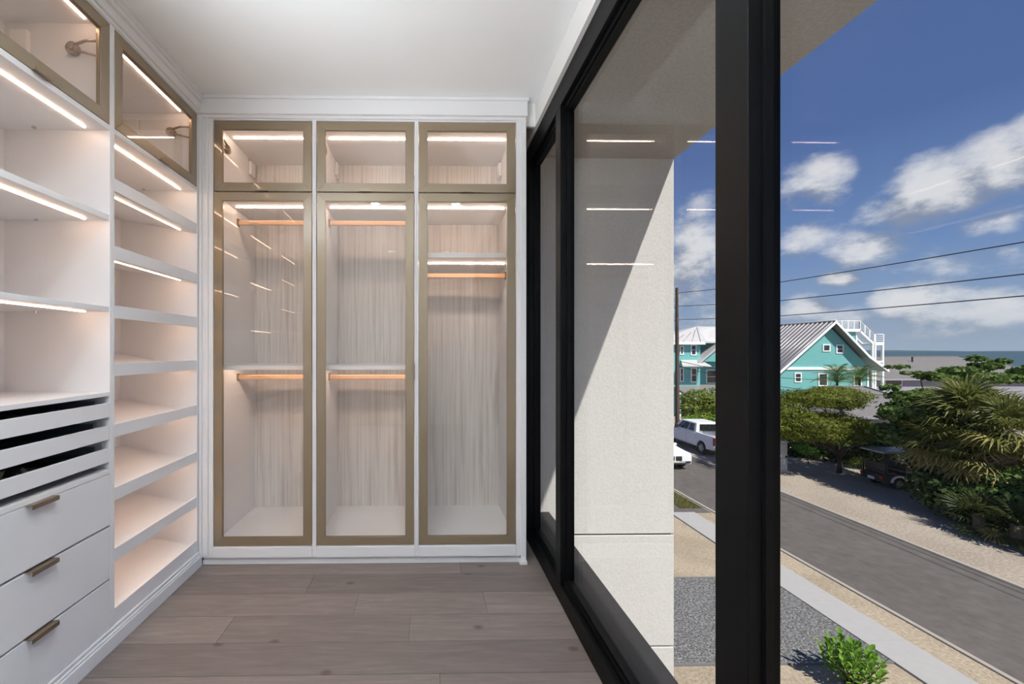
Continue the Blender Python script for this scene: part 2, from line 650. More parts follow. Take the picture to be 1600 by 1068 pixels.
struct(box('roof', 'stucco', -2.0, .80, RY - .1, BY + .1, CEIL + .12, CEIL + .35), 'flat roof slab over the closet', 'roof')
struct(box('wall_left', 'white_paint', -1.97, -1.88, RY - .1, BY + .1, -.06, CEIL), 'white wall behind the left cabinets', 'wall')
struct(box('wall_back', 'white_paint', -1.88, .60, BY, BY + .1, -.06, CEIL), 'white wall behind the wardrobe', 'wall')
struct(box('wall_rear', 'white_paint', -1.88, .80, RY - .1, RY, -.06, CEIL), 'white wall facing the wardrobe', 'wall')
wr = MB().box(WX, .80, RY, 3.118, 2.705, CEIL)
wr.box(WX, .80, RY, -1.02, 0, 2.705)
wr.box(WX + .01, .80, 2.93, 3.118, 0, 2.705)
struct(wr.build('wall_right', 'white_paint'), 'white wall strip around the large window', 'wall')

# ---- window: black frame with three fixed panes
wn = thing('window_1', 'floor-to-ceiling window in a black metal frame', 'window', (FX, 1.0, 0))
wn['kind'] = 'structure'
ZB, ZT = 0.115, 2.56
Y0, Y1 = -1.02, 2.93


def frame_bar(name, segs):
    b = MB()
    for q in segs:
        b.box(*q)
    return b.build(name, 'black_frame', wn, bevel=.002)


frame_bar('head', [(FX, OX, Y0, Y1, 2.585, 2.705), (FX + .022, OX, Y0, Y1, ZT, 2.585)])
frame_bar('sill', [(FX, OX, Y0, Y1, 0, ZB - .02), (FX + .022, OX, Y0, Y1, ZB - .02, ZB)])
mull = [(.885, .988), (2.150, 2.232)]
for a, b in mull:
    frame_bar('mullion', [(FX, OX - .018, a, b, ZB - .02, 2.585), (OX - .018, OX, a + .004, b - .004, ZB - .02, ZT)])
frame_bar('jamb', [(FX, OX, 2.80, Y1, ZB - .02, 2.585)])
frame_bar('jamb', [(FX, OX, Y0, Y0 + .08, ZB - .02, 2.585)])
spans = [(Y0 + .08, mull[0][0]), (mull[0][1], mull[1][0]), (mull[1][1], 2.80)]
for a, b in spans:
    box('pane', 'clear_pane', .738, .748, a - .004, b + .004, ZB - .004, ZT + .004, wn)
    for q in ((a, a + .009), (b - .009, b)):
        box('glazing_bead', 'black_frame', .722, .738, q[0], q[1], ZB, ZT, wn)
    for q in ((ZB, ZB + .012), (ZT - .012, ZT)):
        box('glazing_bead', 'black_frame', .722, .738, a, b, q[0], q[1], wn)

# ---- outside of our own house: ledge, soffit, fin wall, lower wall
struct(box('window_ledge', 'black_sill', OX - .001, .915, RY, 3.12, .055, .10, bevel=.003), 'dark metal ledge outside the window', 'ledge')
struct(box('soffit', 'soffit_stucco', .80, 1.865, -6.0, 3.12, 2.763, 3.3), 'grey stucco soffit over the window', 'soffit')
fin = struct(box('wall_fin', 'dark_gap', .62, 1.85, 3.14, 3.42, G, 3.3), 'white stucco fin wall beside the window', 'wall')
FJ = [G, -1.87, -.925, -.077, 3.3]
for a, b in zip(FJ[:-1], FJ[1:]):
    box('stucco_panel', 'stucco', .60, 1.865, 3.12, 3.44, a + (.006 if a > G else 0), b - (.006 if b < 3 else 0), fin, bevel=.004)
struct(box('wall_below', 'stucco', .70, .90, -6.0, 3.12, G, .052), 'white stucco wall under the window', 'wall')
struct(box('wall_front', 'stucco', .67, 1.865, -6.4, -6.0, G, 3.3), 'white stucco wall at the far end of the soffit', 'wall')
struct(box('wall_facade', 'stucco', .68, .80, -6.0, RY - .1, .052, 2.763), 'white stucco facade beyond the window', 'wall')

# ================================================================== WARDROBE (back wall)
T = 0.016
BASE, DTOP = 0.12, 2.715
SPLIT0, SPLIT1 = 2.280, 2.287
DOORS = [(-1.3036, -.7096), (-.6776, -.0836), (-.0516, .5424)]
EDGES = [(-1.385, -.6936), (-.6936, -.0676), (-.0676, .605)]
FW = 0.050


def ring_frame(x0, x1, z0, z1, y0, y1, fw):
    b = MB()
    xs = [(x0, z0), (x1, z0), (x1, z1), (x0, z1)]
    xi = [(x0 + fw, z0 + fw), (x1 - fw, z0 + fw), (x1 - fw, z1 - fw), (x0 + fw, z1 - fw)]
    for i in range(4):
        j = (i + 1) % 4
        q = [xs[i], xs[j], xi[j], xi[i]]
        b.prism(q, 'y', y0, y1)
    return b


def swap_xy(b):
    """turn a mesh laid out for the wardrobe (face towards -Y) into one for the left run (face towards +X)"""
    b.v = [(-(y), x, z) for x, y, z in b.v]
    return b


def lift_bracket(bay, xs, sgn, y, z, tf):
    """stay arm: round hub on the side panel and two arms to the door"""
    hub = MB().tube((xs, y, z), (xs + sgn * .022, y, z), .026, n=20)
    hub.tube((xs + sgn * .022, y, z), (xs + sgn * .026, y, z), .012, n=14)
    h = tf(hub).build('lift_hinge', 'bracket_bronze', bay)
    arm = MB().path([(xs + sgn * .018, y - .01, z + .012), (xs + sgn * .02, y - .06, z + .03), (xs + sgn * .02, y - .115, z + .028)], .006, 8)
    arm.path([(xs + sgn * .018, y - .01, z - .012), (xs + sgn * .02, y - .06, z - .022), (xs + sgn * .02, y - .115, z - .035)], .006, 8)
    tf(arm).build('lift_arm', 'bracket_bronze', h)


ident = lambda b: b


def glass_door(bay, x0, x1, z0, z1, yf, tf, handle):
    d = tf(ring_frame(x0, x1, z0, z1, yf, yf + .020, FW)).build('door', 'bronze_frame', bay, bevel=.0012)
    tf(MB().box(x0 + FW - .008, x1 - FW + .008, yf + .009, yf + .013, z0 + FW - .008, z1 - FW + .008)).build('pane', 'door_pane', d)
    lip = MB()
    for a in range(4):
        pass
    # thin bronze bead inside the frame
    bead = ring_frame(x0 + FW - .001, x1 - FW + .001, z0 + FW - .001, z1 - FW + .001, yf + .003, yf + .009, .004)
    tf(bead).build('glazing_bead', 'bronze_handle', d)
    xm = (x0 + x1) / 2
    if handle == 'bottom':
        hb = MB().box(xm - .033, xm + .033, yf - .016, yf + .012, z0 - .004, z0 - .001)
        hb.box(xm - .033, xm + .033, yf - .018, yf - .015, z0 - .004, z0 + .010)
        tf(hb).build('handle', 'bronze_handle', d)
    elif handle == 'right':
        hb = MB().box(x1 + .001, x1 + .004, yf - .016, yf + .012, 1.13, 1.235)
        hb.box(x1 - .008, x1 + .004, yf - .018, yf - .015, 1.13, 1.235)
        tf(hb).build('handle', 'bronze_handle', d)
    return d


def led(bay, x0, x1, y, ztop, tf):
    tf(MB().box(x0, x1, y - .003, y + .003, ztop - .005, ztop)).build('led_strip', 'led_wardrobe' if tf is ident else 'led_warm', bay)


def rod(bay, x0, x1, y, z, tf):
    r = tf(MB().box(x0 + .006, x1 - .006, y - .008, y + .008, z - .016, z + .016)).build('hanging_rod', 'rod_bronze', bay, bevel=.004)
    for a, b in ((x0, x0 + .009), (x1 - .009, x1)):
        tf(MB().box(a, b, y - .014, y + .014, z - .024, z + .024)).build('rod_bracket', 'bronze_handle', r)


wl = ['left wardrobe bay with double hanging, next to the white shelving',
      'middle wardrobe bay with double hanging, glass doors in bronze frames',
      'wardrobe bay with single hanging rod under a high shelf, next to the window']
for i in range(3):
    bay = thing('wardrobe', wl[i], 'wardrobe', ((EDGES[i][0] + EDGES[i][1]) / 2, WY + .3, 0), 0, 'glass-door wardrobe bays')
    e0, e1 = EDGES[i]
    d0_, d1_ = DOORS[i]
    yb = BY - .012
    # side panels run from the face to the back; their front edges are the white stiles
    for a, b in ((e0 + (0 if i else .0), d0_ - .004), (d1_ + .004, e1)):
        box('side_panel', 'white_lacquer', a + .0003, b - .0003, WY - .002, yb, .05, 2.745, bay, bevel=.001)
    i0, i1 = d0_ - .004, d1_ + .004
    bk = box('back_panel', 'grain_panel', i0, i1, yb - .016, yb, BASE, DTOP + .02, bay)
    box('bottom_panel', 'white_lacquer', i0, i1, WY + .024, yb - .016, BASE - .02, BASE + .012, bay)
    box('bottom_rail', 'white_lacquer', i0, i1, WY - .010, WY + .026, .05, BASE - .004, bay, bevel=.003)
    box('top_panel', 'white_lacquer', i0, i1, WY + .0, yb - .016, DTOP + .004, 2.745, bay)
    box('divider', 'white_lacquer', i0, i1, WY + .024, yb - .016, SPLIT0 - .008, SPLIT1 + .012, bay)
    glass_door(bay, d0_, d1_, SPLIT1, DTOP, WY, ident, 'bottom')
    glass_door(bay, d0_, d1_, BASE, SPLIT0, WY, ident, 'right' if i != 2 else 'none')
    led(bay, i0 + .03, i1 - .03, WY + .21, DTOP + .004, ident)
    led(bay, i0 + .03, i1 - .03, WY + .24, SPLIT0 - .008, ident)
    sgn_x = i0 if i < 2 else i1
    lift_bracket(bay, i0, 1, WY + .16, 2.615, ident)
    for xx, s in ((i0, 1), (i1, -1)):
        c = MB().box(xx, xx + s * .022, yb - .13, yb - .05, 2.60, 2.70)
        c.build('hinge_cover', 'white_paint', bay, bevel=.006)
    if i < 2:
        box('shelf', 'white_lacquer', i0, i1, WY + .09, yb - .016, 1.190, 1.218, bay, bevel=.001)
        rod(bay, i0, i1, WY + .325, 2.192, ident)
        rod(bay, i0, i1, WY + .325, 1.130, ident)
        led(bay, i0 + .03, i1 - .03, WY + .24, 1.190, ident)
    else:
        box('shelf', 'white_lacquer', i0, i1, WY + .05, yb - .016, 1.896, 1.926, bay, bevel=.001)
        rod(bay, i0, i1, WY + .325, 1.832, ident)
        led(bay, i0 + .03, i1 - .03, WY + .22, 1.896, ident)

# plinth and end post with its little foot, frieze and cornice above
pl = MB().box(-1.38, .575, WY + .022, WY + .04, 0, .05).box(-1.38, .575, WY + .014, WY + .03, 0, .030)
struct(pl.build('baseboard_back', 'white_lacquer', bevel=.002), 'white stepped plinth under the wardrobe', 'baseboard')
ft = MB().box(.565, .612, WY - .022, WY + .1, 0, .022).box(.570, .607, WY - .016, WY + .1, .022, .035)
struct(ft.build('trim_1', 'white_lacquer', bevel=.003), 'white moulded foot at the end of the wardrobe plinth', 'trim')
struct(box('trim_2', 'white_lacquer', .575, .607, WY - .012, WY - .001, .035, 2.737, bevel=.002), 'white end stile of the wardrobe beside the window', 'trim')
fr = MB().box(-1.392, .612, WY - .03, WY + .02, 2.745, CEIL - .012).box(-1.392, .618, WY - .042, WY + .02, CEIL - .018, CEIL)
fr.box(-1.392, .606, WY - .012, WY + .02, 2.728, 2.746)
struct(fr.build('trim_3', 'white_lacquer', bevel=.002), 'white frieze between the wardrobe and the ceiling', 'trim')
struct(box('trim_6', 'white_paint', .606, WX, WY + .02, WY + .04, 2.706, CEIL), 'white strip added over the dark gap between wardrobe top and window wall', 'trim')  # added cover, catches front light where the open gap fell dark
mo = MB().box(-1.388, -1.372, WY - .014, WY + .001, .06, 2.73).box(-1.352, -1.336, WY - .010, WY + .001, .06, 2.73)
struct(mo.build('trim_4', 'white_lacquer', bevel=.003), 'white corner moulding between shelving and wardrobe', 'trim')

# ================================================================== LEFT RUN
# laid out like the wardrobe in (s, t, z): s = along Y, t = depth behind the face, then turned
def lf(b):
    b.v = [(LX - t, s, z) for s, t, z in b.v]
    return b


LDEP = LX - LB - .012
LTOP, LDIV = 2.737, 2.300


def lbox(name, mat, s0, s1, t0, t1, z0, z1, parent, bevel=0.0):
    return lf(MB().box(s0, s1, t0, t1, z0, z1)).build(name, mat, parent, bevel=bevel)


def column_shell(name, label, s0, s1, p0, p1):
    """s0..s1 clear opening; p0, p1: widths of the side panels"""
    c = thing(name, label, 'shelving', (LX - .24, (s0 + s1) / 2, 0), 0, 'built-in units along the left wall')
    lbox('side_panel', 'white_lacquer', s0 - p0 + .0003, s0, 0, LDEP, .08, 2.76, c, .001)
    lbox('side_panel', 'white_lacquer', s1, s1 + p1 - .0003, 0, LDEP, .08, 2.76, c, .001)
    lbox('back_panel', 'white_lacquer', s0, s1, LDEP - .012, LDEP, .08, 2.76, c)
    lbox('top_panel', 'white_lacquer', s0, s1, 0, LDEP - .012, LTOP + .004, 2.76, c)
    lbox('divider', 'white_lacquer', s0, s1, 0.0, LDEP - .012, LDIV - .026, LDIV - .003, c, .001)
    glass_door(c, s0 + .002, s1 - .002, LDIV, LTOP, 0.0, lf, 'bottom')
    led(c, s0 + .02, s1 - .03, .085, LTOP + .004, lf)
    led(c, s0 + .02, s1 - .03, .085, LDIV - .026, lf)
    lift_bracket(c, s1, -1, .15, 2.622, lf)
    lift_bracket(c, s0, 1, .15, 2.622, lf)
    for xx, s in ((s0, 1), (s1, -1)):
        lf(MB().box(xx, xx + s * .022, LDEP - .13, LDEP - .05, 2.60, 2.70)).build('hinge_cover', 'white_paint', c, bevel=.006)
    for xx in (s0 + .03, s1 - .03):
        lf(MB().tube((xx, .30, LDIV - .026), (xx, .30, LDIV - .034), .008, n=10)).build('shelf_pin', 'chrome', c)
    return c


def shoe_shelves(c, s0, s1):
    tops = [2.078, 1.778, 1.514, 1.255, .984, .702, .431]
    sl = math.tan(math.radians(10))
    D = LDEP - .012
    for zt in tops:
        sh = MB()
        z0 = zt - .060
        sh.add([(s, t, z0 + t * sl + dz) for s in (s0, s1) for t, dz in ((.016, 0), (D, 0), (D, .018), (.016, .018))],
               [(0, 1, 2, 3), (7, 6, 5, 4), (0, 4, 5, 1), (1, 5, 6, 2), (2, 6, 7, 3), (3, 7, 4, 0)])
        so = lf(sh).build('shelf', 'white_lacquer', c)
        lbox('shelf_lip', 'white_lacquer', s0, s1, 0.002, .018, zt - .058, zt, so, .0015)
        t = .085
        lf(MB().add([(s, tt, z0 + tt * sl + dz) for s in (s0 + .02, s1 - .03) for tt, dz in ((t - .0032, -.004), (t + .0032, -.004), (t + .0032, .0), (t - .0032, .0))],
                    [(0, 1, 2, 3), (7, 6, 5, 4), (0, 4, 5, 1), (1, 5, 6, 2), (2, 6, 7, 3), (3, 7, 4, 0)])).build('led_strip', 'led_warm', so)
    zt = .166
    sh = MB()
    sh.add([(s, t, zt - .03 + t * sl + dz) for s in (s0, s1) for t, dz in ((.016, -.02), (D, -.02), (D, .0), (.016, .0))],
           [(0, 1, 2, 3), (7, 6, 5, 4), (0, 4, 5, 1), (1, 5, 6, 2), (2, 6, 7, 3), (3, 7, 4, 0)])
    so = lf(sh).build('shelf', 'white_lacquer', c)
    lbox('shelf_lip', 'white_lacquer', s0, s1, .002, .018, .094, zt, so, .0015)


def drawer_column(c, s0, s1, wraps):
    for a, b, l in ((1.880, 1.905, 1), (1.482, 1.503, 1)):
        sh = lbox('shelf', 'white_lacquer', s0, s1, .004, LDEP - .012, a, b, c, .001)
        lf(MB().box(s0 + .02, s1 - .03, .082, .0884, a - .005, a)).build('led_strip', 'led_warm', sh)
        for xx in (s0 + .02, s1 - .02):
            lf(MB().tube((xx, .30, a), (xx, .30, a - .008), .006, n=8)).build('shelf_pin', 'chrome', sh)
    lbox('counter', 'white_lacquer', s0, s1, .001, LDEP - .012, 1.113, 1.1307, c, .001)
    lbox('rail', 'white_lacquer', s0, s1, .001, LDEP - .012, .774, .795, c, .001)
    for k, (a, b) in enumerate(((1.0214, 1.083), (.9234, .9836), (.826, .885))):
        tr = lbox('tray', 'white_lacquer', s0 + .006, s1 - .004, .0, .016, a, b, c, .0012)
        lbox('tray_base', 'tray_lining', s0 + .02, s1 - .02, .016, LDEP - .05, a + .004, a + .012, tr)
        for q in ((s0 + .02, s0 + .03), (s1 - .03, s1 - .02)):
            lbox('tray_side', 'grey_pvc', q[0], q[1], .05, LDEP - .05, a + .004, b + .01, tr)
        lbox('tray_back', 'tray_lining', s0 + .02, s1 - .02, LDEP - .06, LDEP - .05, a + .004, b + .01, tr)
        for q in (1, 2, 3, 4):
            xx = s0 + .02 + (s1 - s0 - .04) * q / 5
            lbox('tray_divider', 'tray_lining', xx - .003, xx + .003, .016, LDEP - .06, a + .012, b - .012, tr)
        lbox('tray_runner', 'grey_pvc', s1 - .012, s1, .03, LDEP - .05, a + .0, a + .03, tr)
        if k in wraps:
            # crumpled clear plastic wrap lying in the tray
            r2 = random.Random(40 + k)
            g = MB()
            nx, ny = 16, 9
            vs = []
            for ix in range(nx + 1):
                for iy in range(ny + 1):
                    vs.append((s0 + .10 + .42 * ix / nx + r2.uniform(-.012, .012), .04 + .2 * iy / ny + r2.uniform(-.01, .01), a + .02 + abs(r2.gauss(0, .02))))
            g.add(vs, [(ix * (ny + 1) + iy, ix * (ny + 1) + iy + 1, (ix + 1) * (ny + 1) + iy + 1, (ix + 1) * (ny + 1) + iy) for ix in range(nx) for iy in range(ny)])
            o = lf(g).build('plastic_wrap', 'plastic_wrap')
            o['label'] = ['crumpled clear plastic film in the top pull-out tray', '', 'crumpled clear plastic film in the bottom pull-out tray'][k]
            o['category'] = 'plastic wrap'
            sd_ = o.modifiers.new('thick', 'SOLIDIFY')
            sd_.thickness = .0006
    for a, b in ((.5500, .7715), (.3160, .5405), (.0960, .3075)):
        dr = lbox('drawer', 'white_lacquer', s0 + .002, s1 - .002, .0, .019, a, b, c, .001)
        lbox('drawer_box', 'white_paint', s0 + .02, s1 - .02, .019, LDEP - .05, a + .02, b - .03, dr)
        xm = (s0 + s1) / 2
        h = MB().box(xm - .053, xm + .053, -.022, .006, b + .0005, b + .0035).box(xm - .053, xm + .053, -.0245, -.022, b - .012, b + .0035)
        lf(h).build('handle', 'bronze_handle', dr)


c2 = column_shell('shoe_shelving', 'tall white shoe shelving with slanted lit shelves, beside the wardrobe', 1.8695, 2.532, .0132, .028)
shoe_shelves(c2, 1.8695, 2.532)
c1 = column_shell('drawer_cabinet', 'white cabinet with three drawers, three pull-out trays and lit shelves', 1.183, 1.843, .0132, .0132)
drawer_column(c1, 1.183, 1.843, (0, 2))
c0 = column_shell('open_shelving', 'white lit shelving further from the wardrobe than the drawer cabinet', .4965, 1.1566, .0132, .0132)
shoe_shelves(c0, .4965, 1.1566)
LE = .4833
bl = MB().box(LX - .05, LX + .002, LE, WY + .008, 0, .094)
bl.box(LX, LX + .013, LE, WY + .004, 0, .062).box(LX, LX + .009, LE, WY + .004, .062, .074).box(LX, LX + .005, LE, WY + .004, .080, .092)
struct(bl.build('baseboard_left', 'white_lacquer', bevel=.002), 'white moulded base under the left cabinets', 'baseboard')
cr = MB().box(LX - .05, LX + .018, LE, WY, 2.762, CEIL - .001).box(LX, LX + .032, LE, WY - .03, 2.806, CEIL).box(LX, LX + .044, LE, WY - .03, 2.826, CEIL)
cr.box(LX - .05, LX + .006, LE, WY, 2.745, 2.765)
struct(cr.build('trim_5', 'white_lacquer', bevel=.004), 'white stepped cornice over the left cabinets', 'trim')

# recessed ceiling lights, number made up to brighten the room: lens in white baffle
for k, (x, y) in enumerate([(-.55, .75), (.30, .75), (-.55, -1.3), (.30, -1.3)]):
    t = thing('recessed_light', 'round white recessed ceiling light in the closet ceiling', 'ceiling light', (x, y, CEIL - .004), 0, 'recessed ceiling lights')
    n = 32
    pr = [(.060, .030), (.064, .0), (.064, -.006), (.078, -.005), (.084, 0.0)]
    ringm = MB()
    vs = [(x + r * math.cos(2 * PI * q / n), y + r * math.sin(2 * PI * q / n), CEIL + h) for r, h in pr for q in range(n)]
    ringm.add(vs, [(a * n + q, a * n + (q + 1) % n, (a + 1) * n + (q + 1) % n, (a + 1) * n + q) for a in range(4) for q in range(n)], True)
    ringm.build('baffle', 'grey_pvc', t)
    MB().tube((x, y, CEIL + .025), (x, y, CEIL + .035), .060, n=28).build('lens', 'downlight_lens', t)

# unseen lamp added to brighten room and ceiling, its bowl open upwards
lx, ly, lz = -1.52, .12, 1.50
t = thing('added_fill_lamp', 'slim black uplighter added as unseen fill light at the end of the left shelving', 'lamp', (lx, ly, 0))
MB().tube((lx, ly, 0), (lx, ly, .03), .14, .13, 28).build('base', 'black_plastic', t)
MB().tube((lx, ly, .03), (lx, ly, lz - .1), .013, n=12).build('pole', 'black_plastic', t)
n = 32
pr = [(.02, lz - .11), (.11, lz - .075), (.17, lz), (.164, lz), (.105, lz - .068), (.02, lz - .1)]
bw = MB()
vs = [(lx + r * math.cos(2 * PI * q / n), ly + r * math.sin(2 * PI * q / n), h) for r, h in pr for q in range(n)]
bw.add(vs, [(a * n + q, a * n + (q + 1) % n, (a + 1) * n + (q + 1) % n, (a + 1) * n + q) for a in range(5) for q in range(n)], True)
bw.build('bowl', 'white_paint', t)
MB().tube((lx, ly, lz - .06), (lx, ly, lz - .035), .10, .125, 28).build('diffuser', 'fill_uplight', t)

# ================================================================== STREET
XF, XN = 2.509 * 7.0, 1.7825 * 7.0          # far and near edge of the carriageway
YE = 135.0
gr = MB().add([(-80, -60, G), (260, -60, G), (260, YE, G), (-80, YE, G), (-80, -60, G - 4), (260, -60, G - 4), (260, YE, G - 4), (-80, YE, G - 4)],
              [(0, 1, 2, 3), (7, 6, 5, 4), (4, 5, 1, 0), (5, 6, 2, 1), (6, 7, 3, 2), (7, 4, 0, 3)])
struct(gr.build('ground', 'grey_shoulder'), 'pale shell and gravel ground', 'ground')
struct(box('shell_verge', 'shell_gravel', .9, XN - .1, -20, 60, G - .2, G + .006), 'tan crushed shell ground between house and street', 'ground')
struct(box('road', 'asphalt', XN, XF, -40, YE - 4, G - .2, G + .012), 'grey asphalt street', 'road')
struct(box('kerb_1', 'kerb_concrete', XN - .12, XN + .02, -20, 70, G - .2, G + .045, bevel=.02), 'pale concrete kerb on the near side of the street', 'kerb')
struct(box('kerb_2', 'kerb_concrete', XF - .02, XF + .13, -20, 70, G - .2, G + .025, bevel=.01), 'pale concrete edge on the far side of the street', 'kerb')
SX0, SX1 = 10.45, 11.53
sw = struct(box('sidewalk', 'dark_gap', SX0 + .01, SX1 - .01, -14, 17.78, G - .2, G + .02), 'light concrete sidewalk slabs beside the street', 'sidewalk')
yy = -14.0
while yy < 17.7:
    box('slab', 'concrete', SX0, SX1, yy + .008, min(yy + 1.588, 17.8), G - .1, G + .05, sw, bevel=.008)
    yy += 1.59
struct(box('path_apron', 'asphalt', SX0 - .1, XN - .2, 17.8, 40, G - .2, G + .014), 'worn asphalt apron past the end of the sidewalk', 'ground')
struct(box('gravel_drive', 'dark_gravel', .9, SX0 - .02, 9.19, 12.64, G - .2, G + .035), 'dark grey gravel bed in front of the house', 'gravel')
eb = MB().box(.9, SX0 - .02, 12.64, 12.69, G - .2, G + .05).box(.9, SX0 - .02, 9.14, 9.19, G - .2, G + .05)
struct(eb.build('gravel_edging', 'grey_pvc'), 'thin dark edging strip around the gravel bed', 'edging')
sea = MB().add([(-9000, YE - 6, G - 1.2), (16000, YE - 6, G - 1.2), (16000, 16000, G - 1.2), (-9000, 16000, G - 1.2)], [(0, 1, 2, 3)])
struct(sea.build('sea', 'sea_water'), 'grey blue bay water to the horizon', 'sea')
fs = MB()
r3 = random.Random(3)
xs = np.linspace(-2000, 9000, 80)
hh = [max(3, 9 + 6 * math.sin(i * .31) + r3.uniform(-4, 4)) for i in range(80)]
for i in range(79):
    fs.hexa([(xs[i], 4200, G - 1.3), (xs[i + 1], 4200, G - 1.3), (xs[i + 1], 4300, G - 1.3), (xs[i], 4300, G - 1.3)],
            [(xs[i], 4200, G + hh[i]), (xs[i + 1], 4200, G + hh[i + 1]), (xs[i + 1], 4300, G + hh[i + 1]), (xs[i], 4300, G + hh[i])])
struct(fs.build('far_shore', 'far_land'), 'low hazy far shore on the horizon', 'shore')

# ---- loose stones by the far edge and the near verge
stone_me = None
rs = random.Random(11)


def stone_mesh():
    bm = bmesh.new()
    bmesh.ops.create_icosphere(bm, subdivisions=1, radius=1.0)
    q = random.Random(5)
    for v in bm.verts:
        v.co *= q.uniform(.75, 1.15)
        v.co.z *= .6
    me = bpy.data.meshes.new('stone')
    bm.to_mesh(me)
    bm.free()
    me.materials.append(MATS['rubble'])
    return me


stone_me = stone_mesh()
for k in range(16):
    px = 1237 + k * 6.0 + rs.uniform(-1, 1)
    py = 700 + (px - 1236) * .22 + (-4, 4)[k % 2] + rs.uniform(-1, 1)
    p = gp(px, py)
    o = bpy.data.objects.new('stone', stone_me)
    C.objects.link(o)
    s = rs.uniform(.11, .2)
    o.location = (p.x, p.y, G + s * .35)
    o.scale = (s, s * rs.uniform(.7, 1.2), s)
    o.rotation_euler = (0, 0, rs.uniform(0, 6))
    o['label'] = 'pale limestone rock in the row under the feathery tree'
    o['category'] = 'rock'
    o['group'] = 'pale rocks under the feathery tree'

# ================================================================== HOUSES
def slab_poly(b, pts, th):
    """roof panel: polygon with thickness th straight down"""
    n = len(pts)
    vs = [tuple(p) for p in pts] + [(p[0], p[1], p[2] - th) for p in pts]
    b.add(vs, [tuple(range(n)), tuple(range(2 * n - 1, n - 1, -1))] + [(i, n + i, n + (i + 1) % n, (i + 1) % n) for i in range(n)])
    return b


def house_window(parent, x0, x1, z0, z1, y, mull_=True, tr=.11):
    f = ring_frame(x0, x1, z0, z1, y - .06, y + .02, tr)
    if mull_:
        f.box(x0 + tr, x1 - tr, y - .05, y, (z0 + z1) / 2 - .025, (z0 + z1) / 2 + .025)
    wv = f.build('window', 'teal_trim', parent)
    box('window_pane', 'house_pane', x0 + tr - .01, x1 - tr + .01, y - .03, y + .02, z0 + tr - .01, z1 - tr + .01, wv)
    return wv


HY = 42.0
H = lambda px, py: atY(px, py, HY)
ap = H(1295, 502)
hs = thing('teal_house', 'teal clapboard house with a metal gable roof and white roof deck', 'house', (ap.x, HY + 8, G))
eL, eR1, eR2 = H(1196, 591), H(1346, 555), H(1376, 577)
wL, wR = H(1206, 600).x, H(1356, 600).x
zb = H(1300, 575).z
YB = HY + 17
wall = MB()
gpts = [(wL, G), (wR, G), (wR, zb - .2), (eR1.x, eR1.z - .42), (ap.x, ap.z - .42), (wL, ap.z - .42 - (ap.x - wL) * (ap.z - eL.z) / (ap.x - eL.x))]
wall.prism(gpts, 'y', HY, YB)
wall.build('wall', 'teal_siding', hs)
ov = .75
rl = slab_poly(MB(), [(eL.x, HY - ov, eL.z), (ap.x, HY - ov, ap.z), (ap.x, YB + .4, ap.z), (eL.x, YB + .4, eL.z)], .16).build('roof_slope', 'metal_roof', hs)
rr = slab_poly(MB(), [(ap.x, HY - ov, ap.z), (eR1.x, HY - ov, eR1.z), (eR1.x, YB + .4, eR1.z), (ap.x, YB + .4, ap.z)], .16)
slab_poly(rr, [(eR1.x, HY - ov, eR1.z), (eR2.x, HY - ov, eR2.z), (eR2.x, YB + .4, eR2.z), (eR1.x, YB + .4, eR1.z)], .16)
rr.build('roof_slope', 'metal_roof', hs)
yv = HY - ov + .25
while yv < YB + .3:
    MB().path([(eL.x, yv, eL.z + .03), (ap.x, yv, ap.z + .03)], .05, 4).build('roof_seam', 'metal_roof_light', rl)
    yv += .52
for a, b in ((eL, ap), (ap, eR1), (eR1, eR2)):
    m_ = MB()
    m_.hexa([(a.x, HY - ov - .06, a.z - .24), (b.x, HY - ov - .06, b.z - .24), (b.x, HY - ov, b.z - .24), (a.x, HY - ov, a.z - .24)],
            [(a.x, HY - ov - .06, a.z + .04), (b.x, HY - ov - .06, b.z + .04), (b.x, HY - ov, b.z + .04), (a.x, HY - ov, a.z + .04)])
    m_.build('rake_board', 'teal_trim', hs)
box('band_board', 'teal_trim', wL, wR + .05, HY - .08, HY + .05, zb - .16, zb + .12, hs)
box('corner_board', 'teal_trim', wR - .12, wR + .06, HY - .06, HY + .2, G, zb, hs)
MB().path([(ap.x, HY - ov, ap.z + .05), (ap.x, YB + .4, ap.z + .05)], .09, 6).build('ridge_cap', 'metal_roof_light', hs)
for px0, px1, py0, py1, mu in ((1285, 1297, 537.5, 549, False), (1306, 1317.5, 538, 552, True), (1241, 1252, 582, 597, True), (1278, 1293, 582.5, 603, True), (1333, 1346, 583, 603, True)):
    a, b = H(px0, py1), H(px1, py0)
    house_window(hs, a.x, b.x, a.z, b.z, HY, mu)
# roof deck tower, stair and railings behind the gable
DY = 46.5
Dk = lambda px, py: atY(px, py, DY)
a, b = Dk(1296, 550), Dk(1338, 518)
box('tower', 'teal_siding', a.x, b.x, DY, DY + 5, G, b.z, hs)
box('corner_board', 'teal_trim', b.x - .1, b.x + .06, DY - .06, DY + .2, G + 5, b.z, hs)
dk = box('roof_deck', 'teal_trim', Dk(1292, 0).x, Dk(1341, 0).x, DY - .3, DY + 5.2, b.z, b.z + .32, hs)
ztop_, zdk = Dk(1340, 501.5).z, b.z + .32


def rail(parent, p0, p1, n, y, hgt):
    for k in range(n + 1):
        f = k / n
        x, zz = p0[0] + (p1[0] - p0[0]) * f, p0[1] + (p1[1] - p0[1]) * f
        box('rail_post', 'teal_trim', x - .045, x + .045, y - .045, y + .045, zz, zz + hgt, parent)
    for hz_, r_ in ((hgt, .045), (hgt * .5, .018), (hgt * .25, .018), (hgt * .75, .018)):
        MB().path([(p0[0], y, p0[1] + hz_), (p1[0], y, p1[1] + hz_)], r_, 4).build('hand_rail', 'teal_trim', parent)


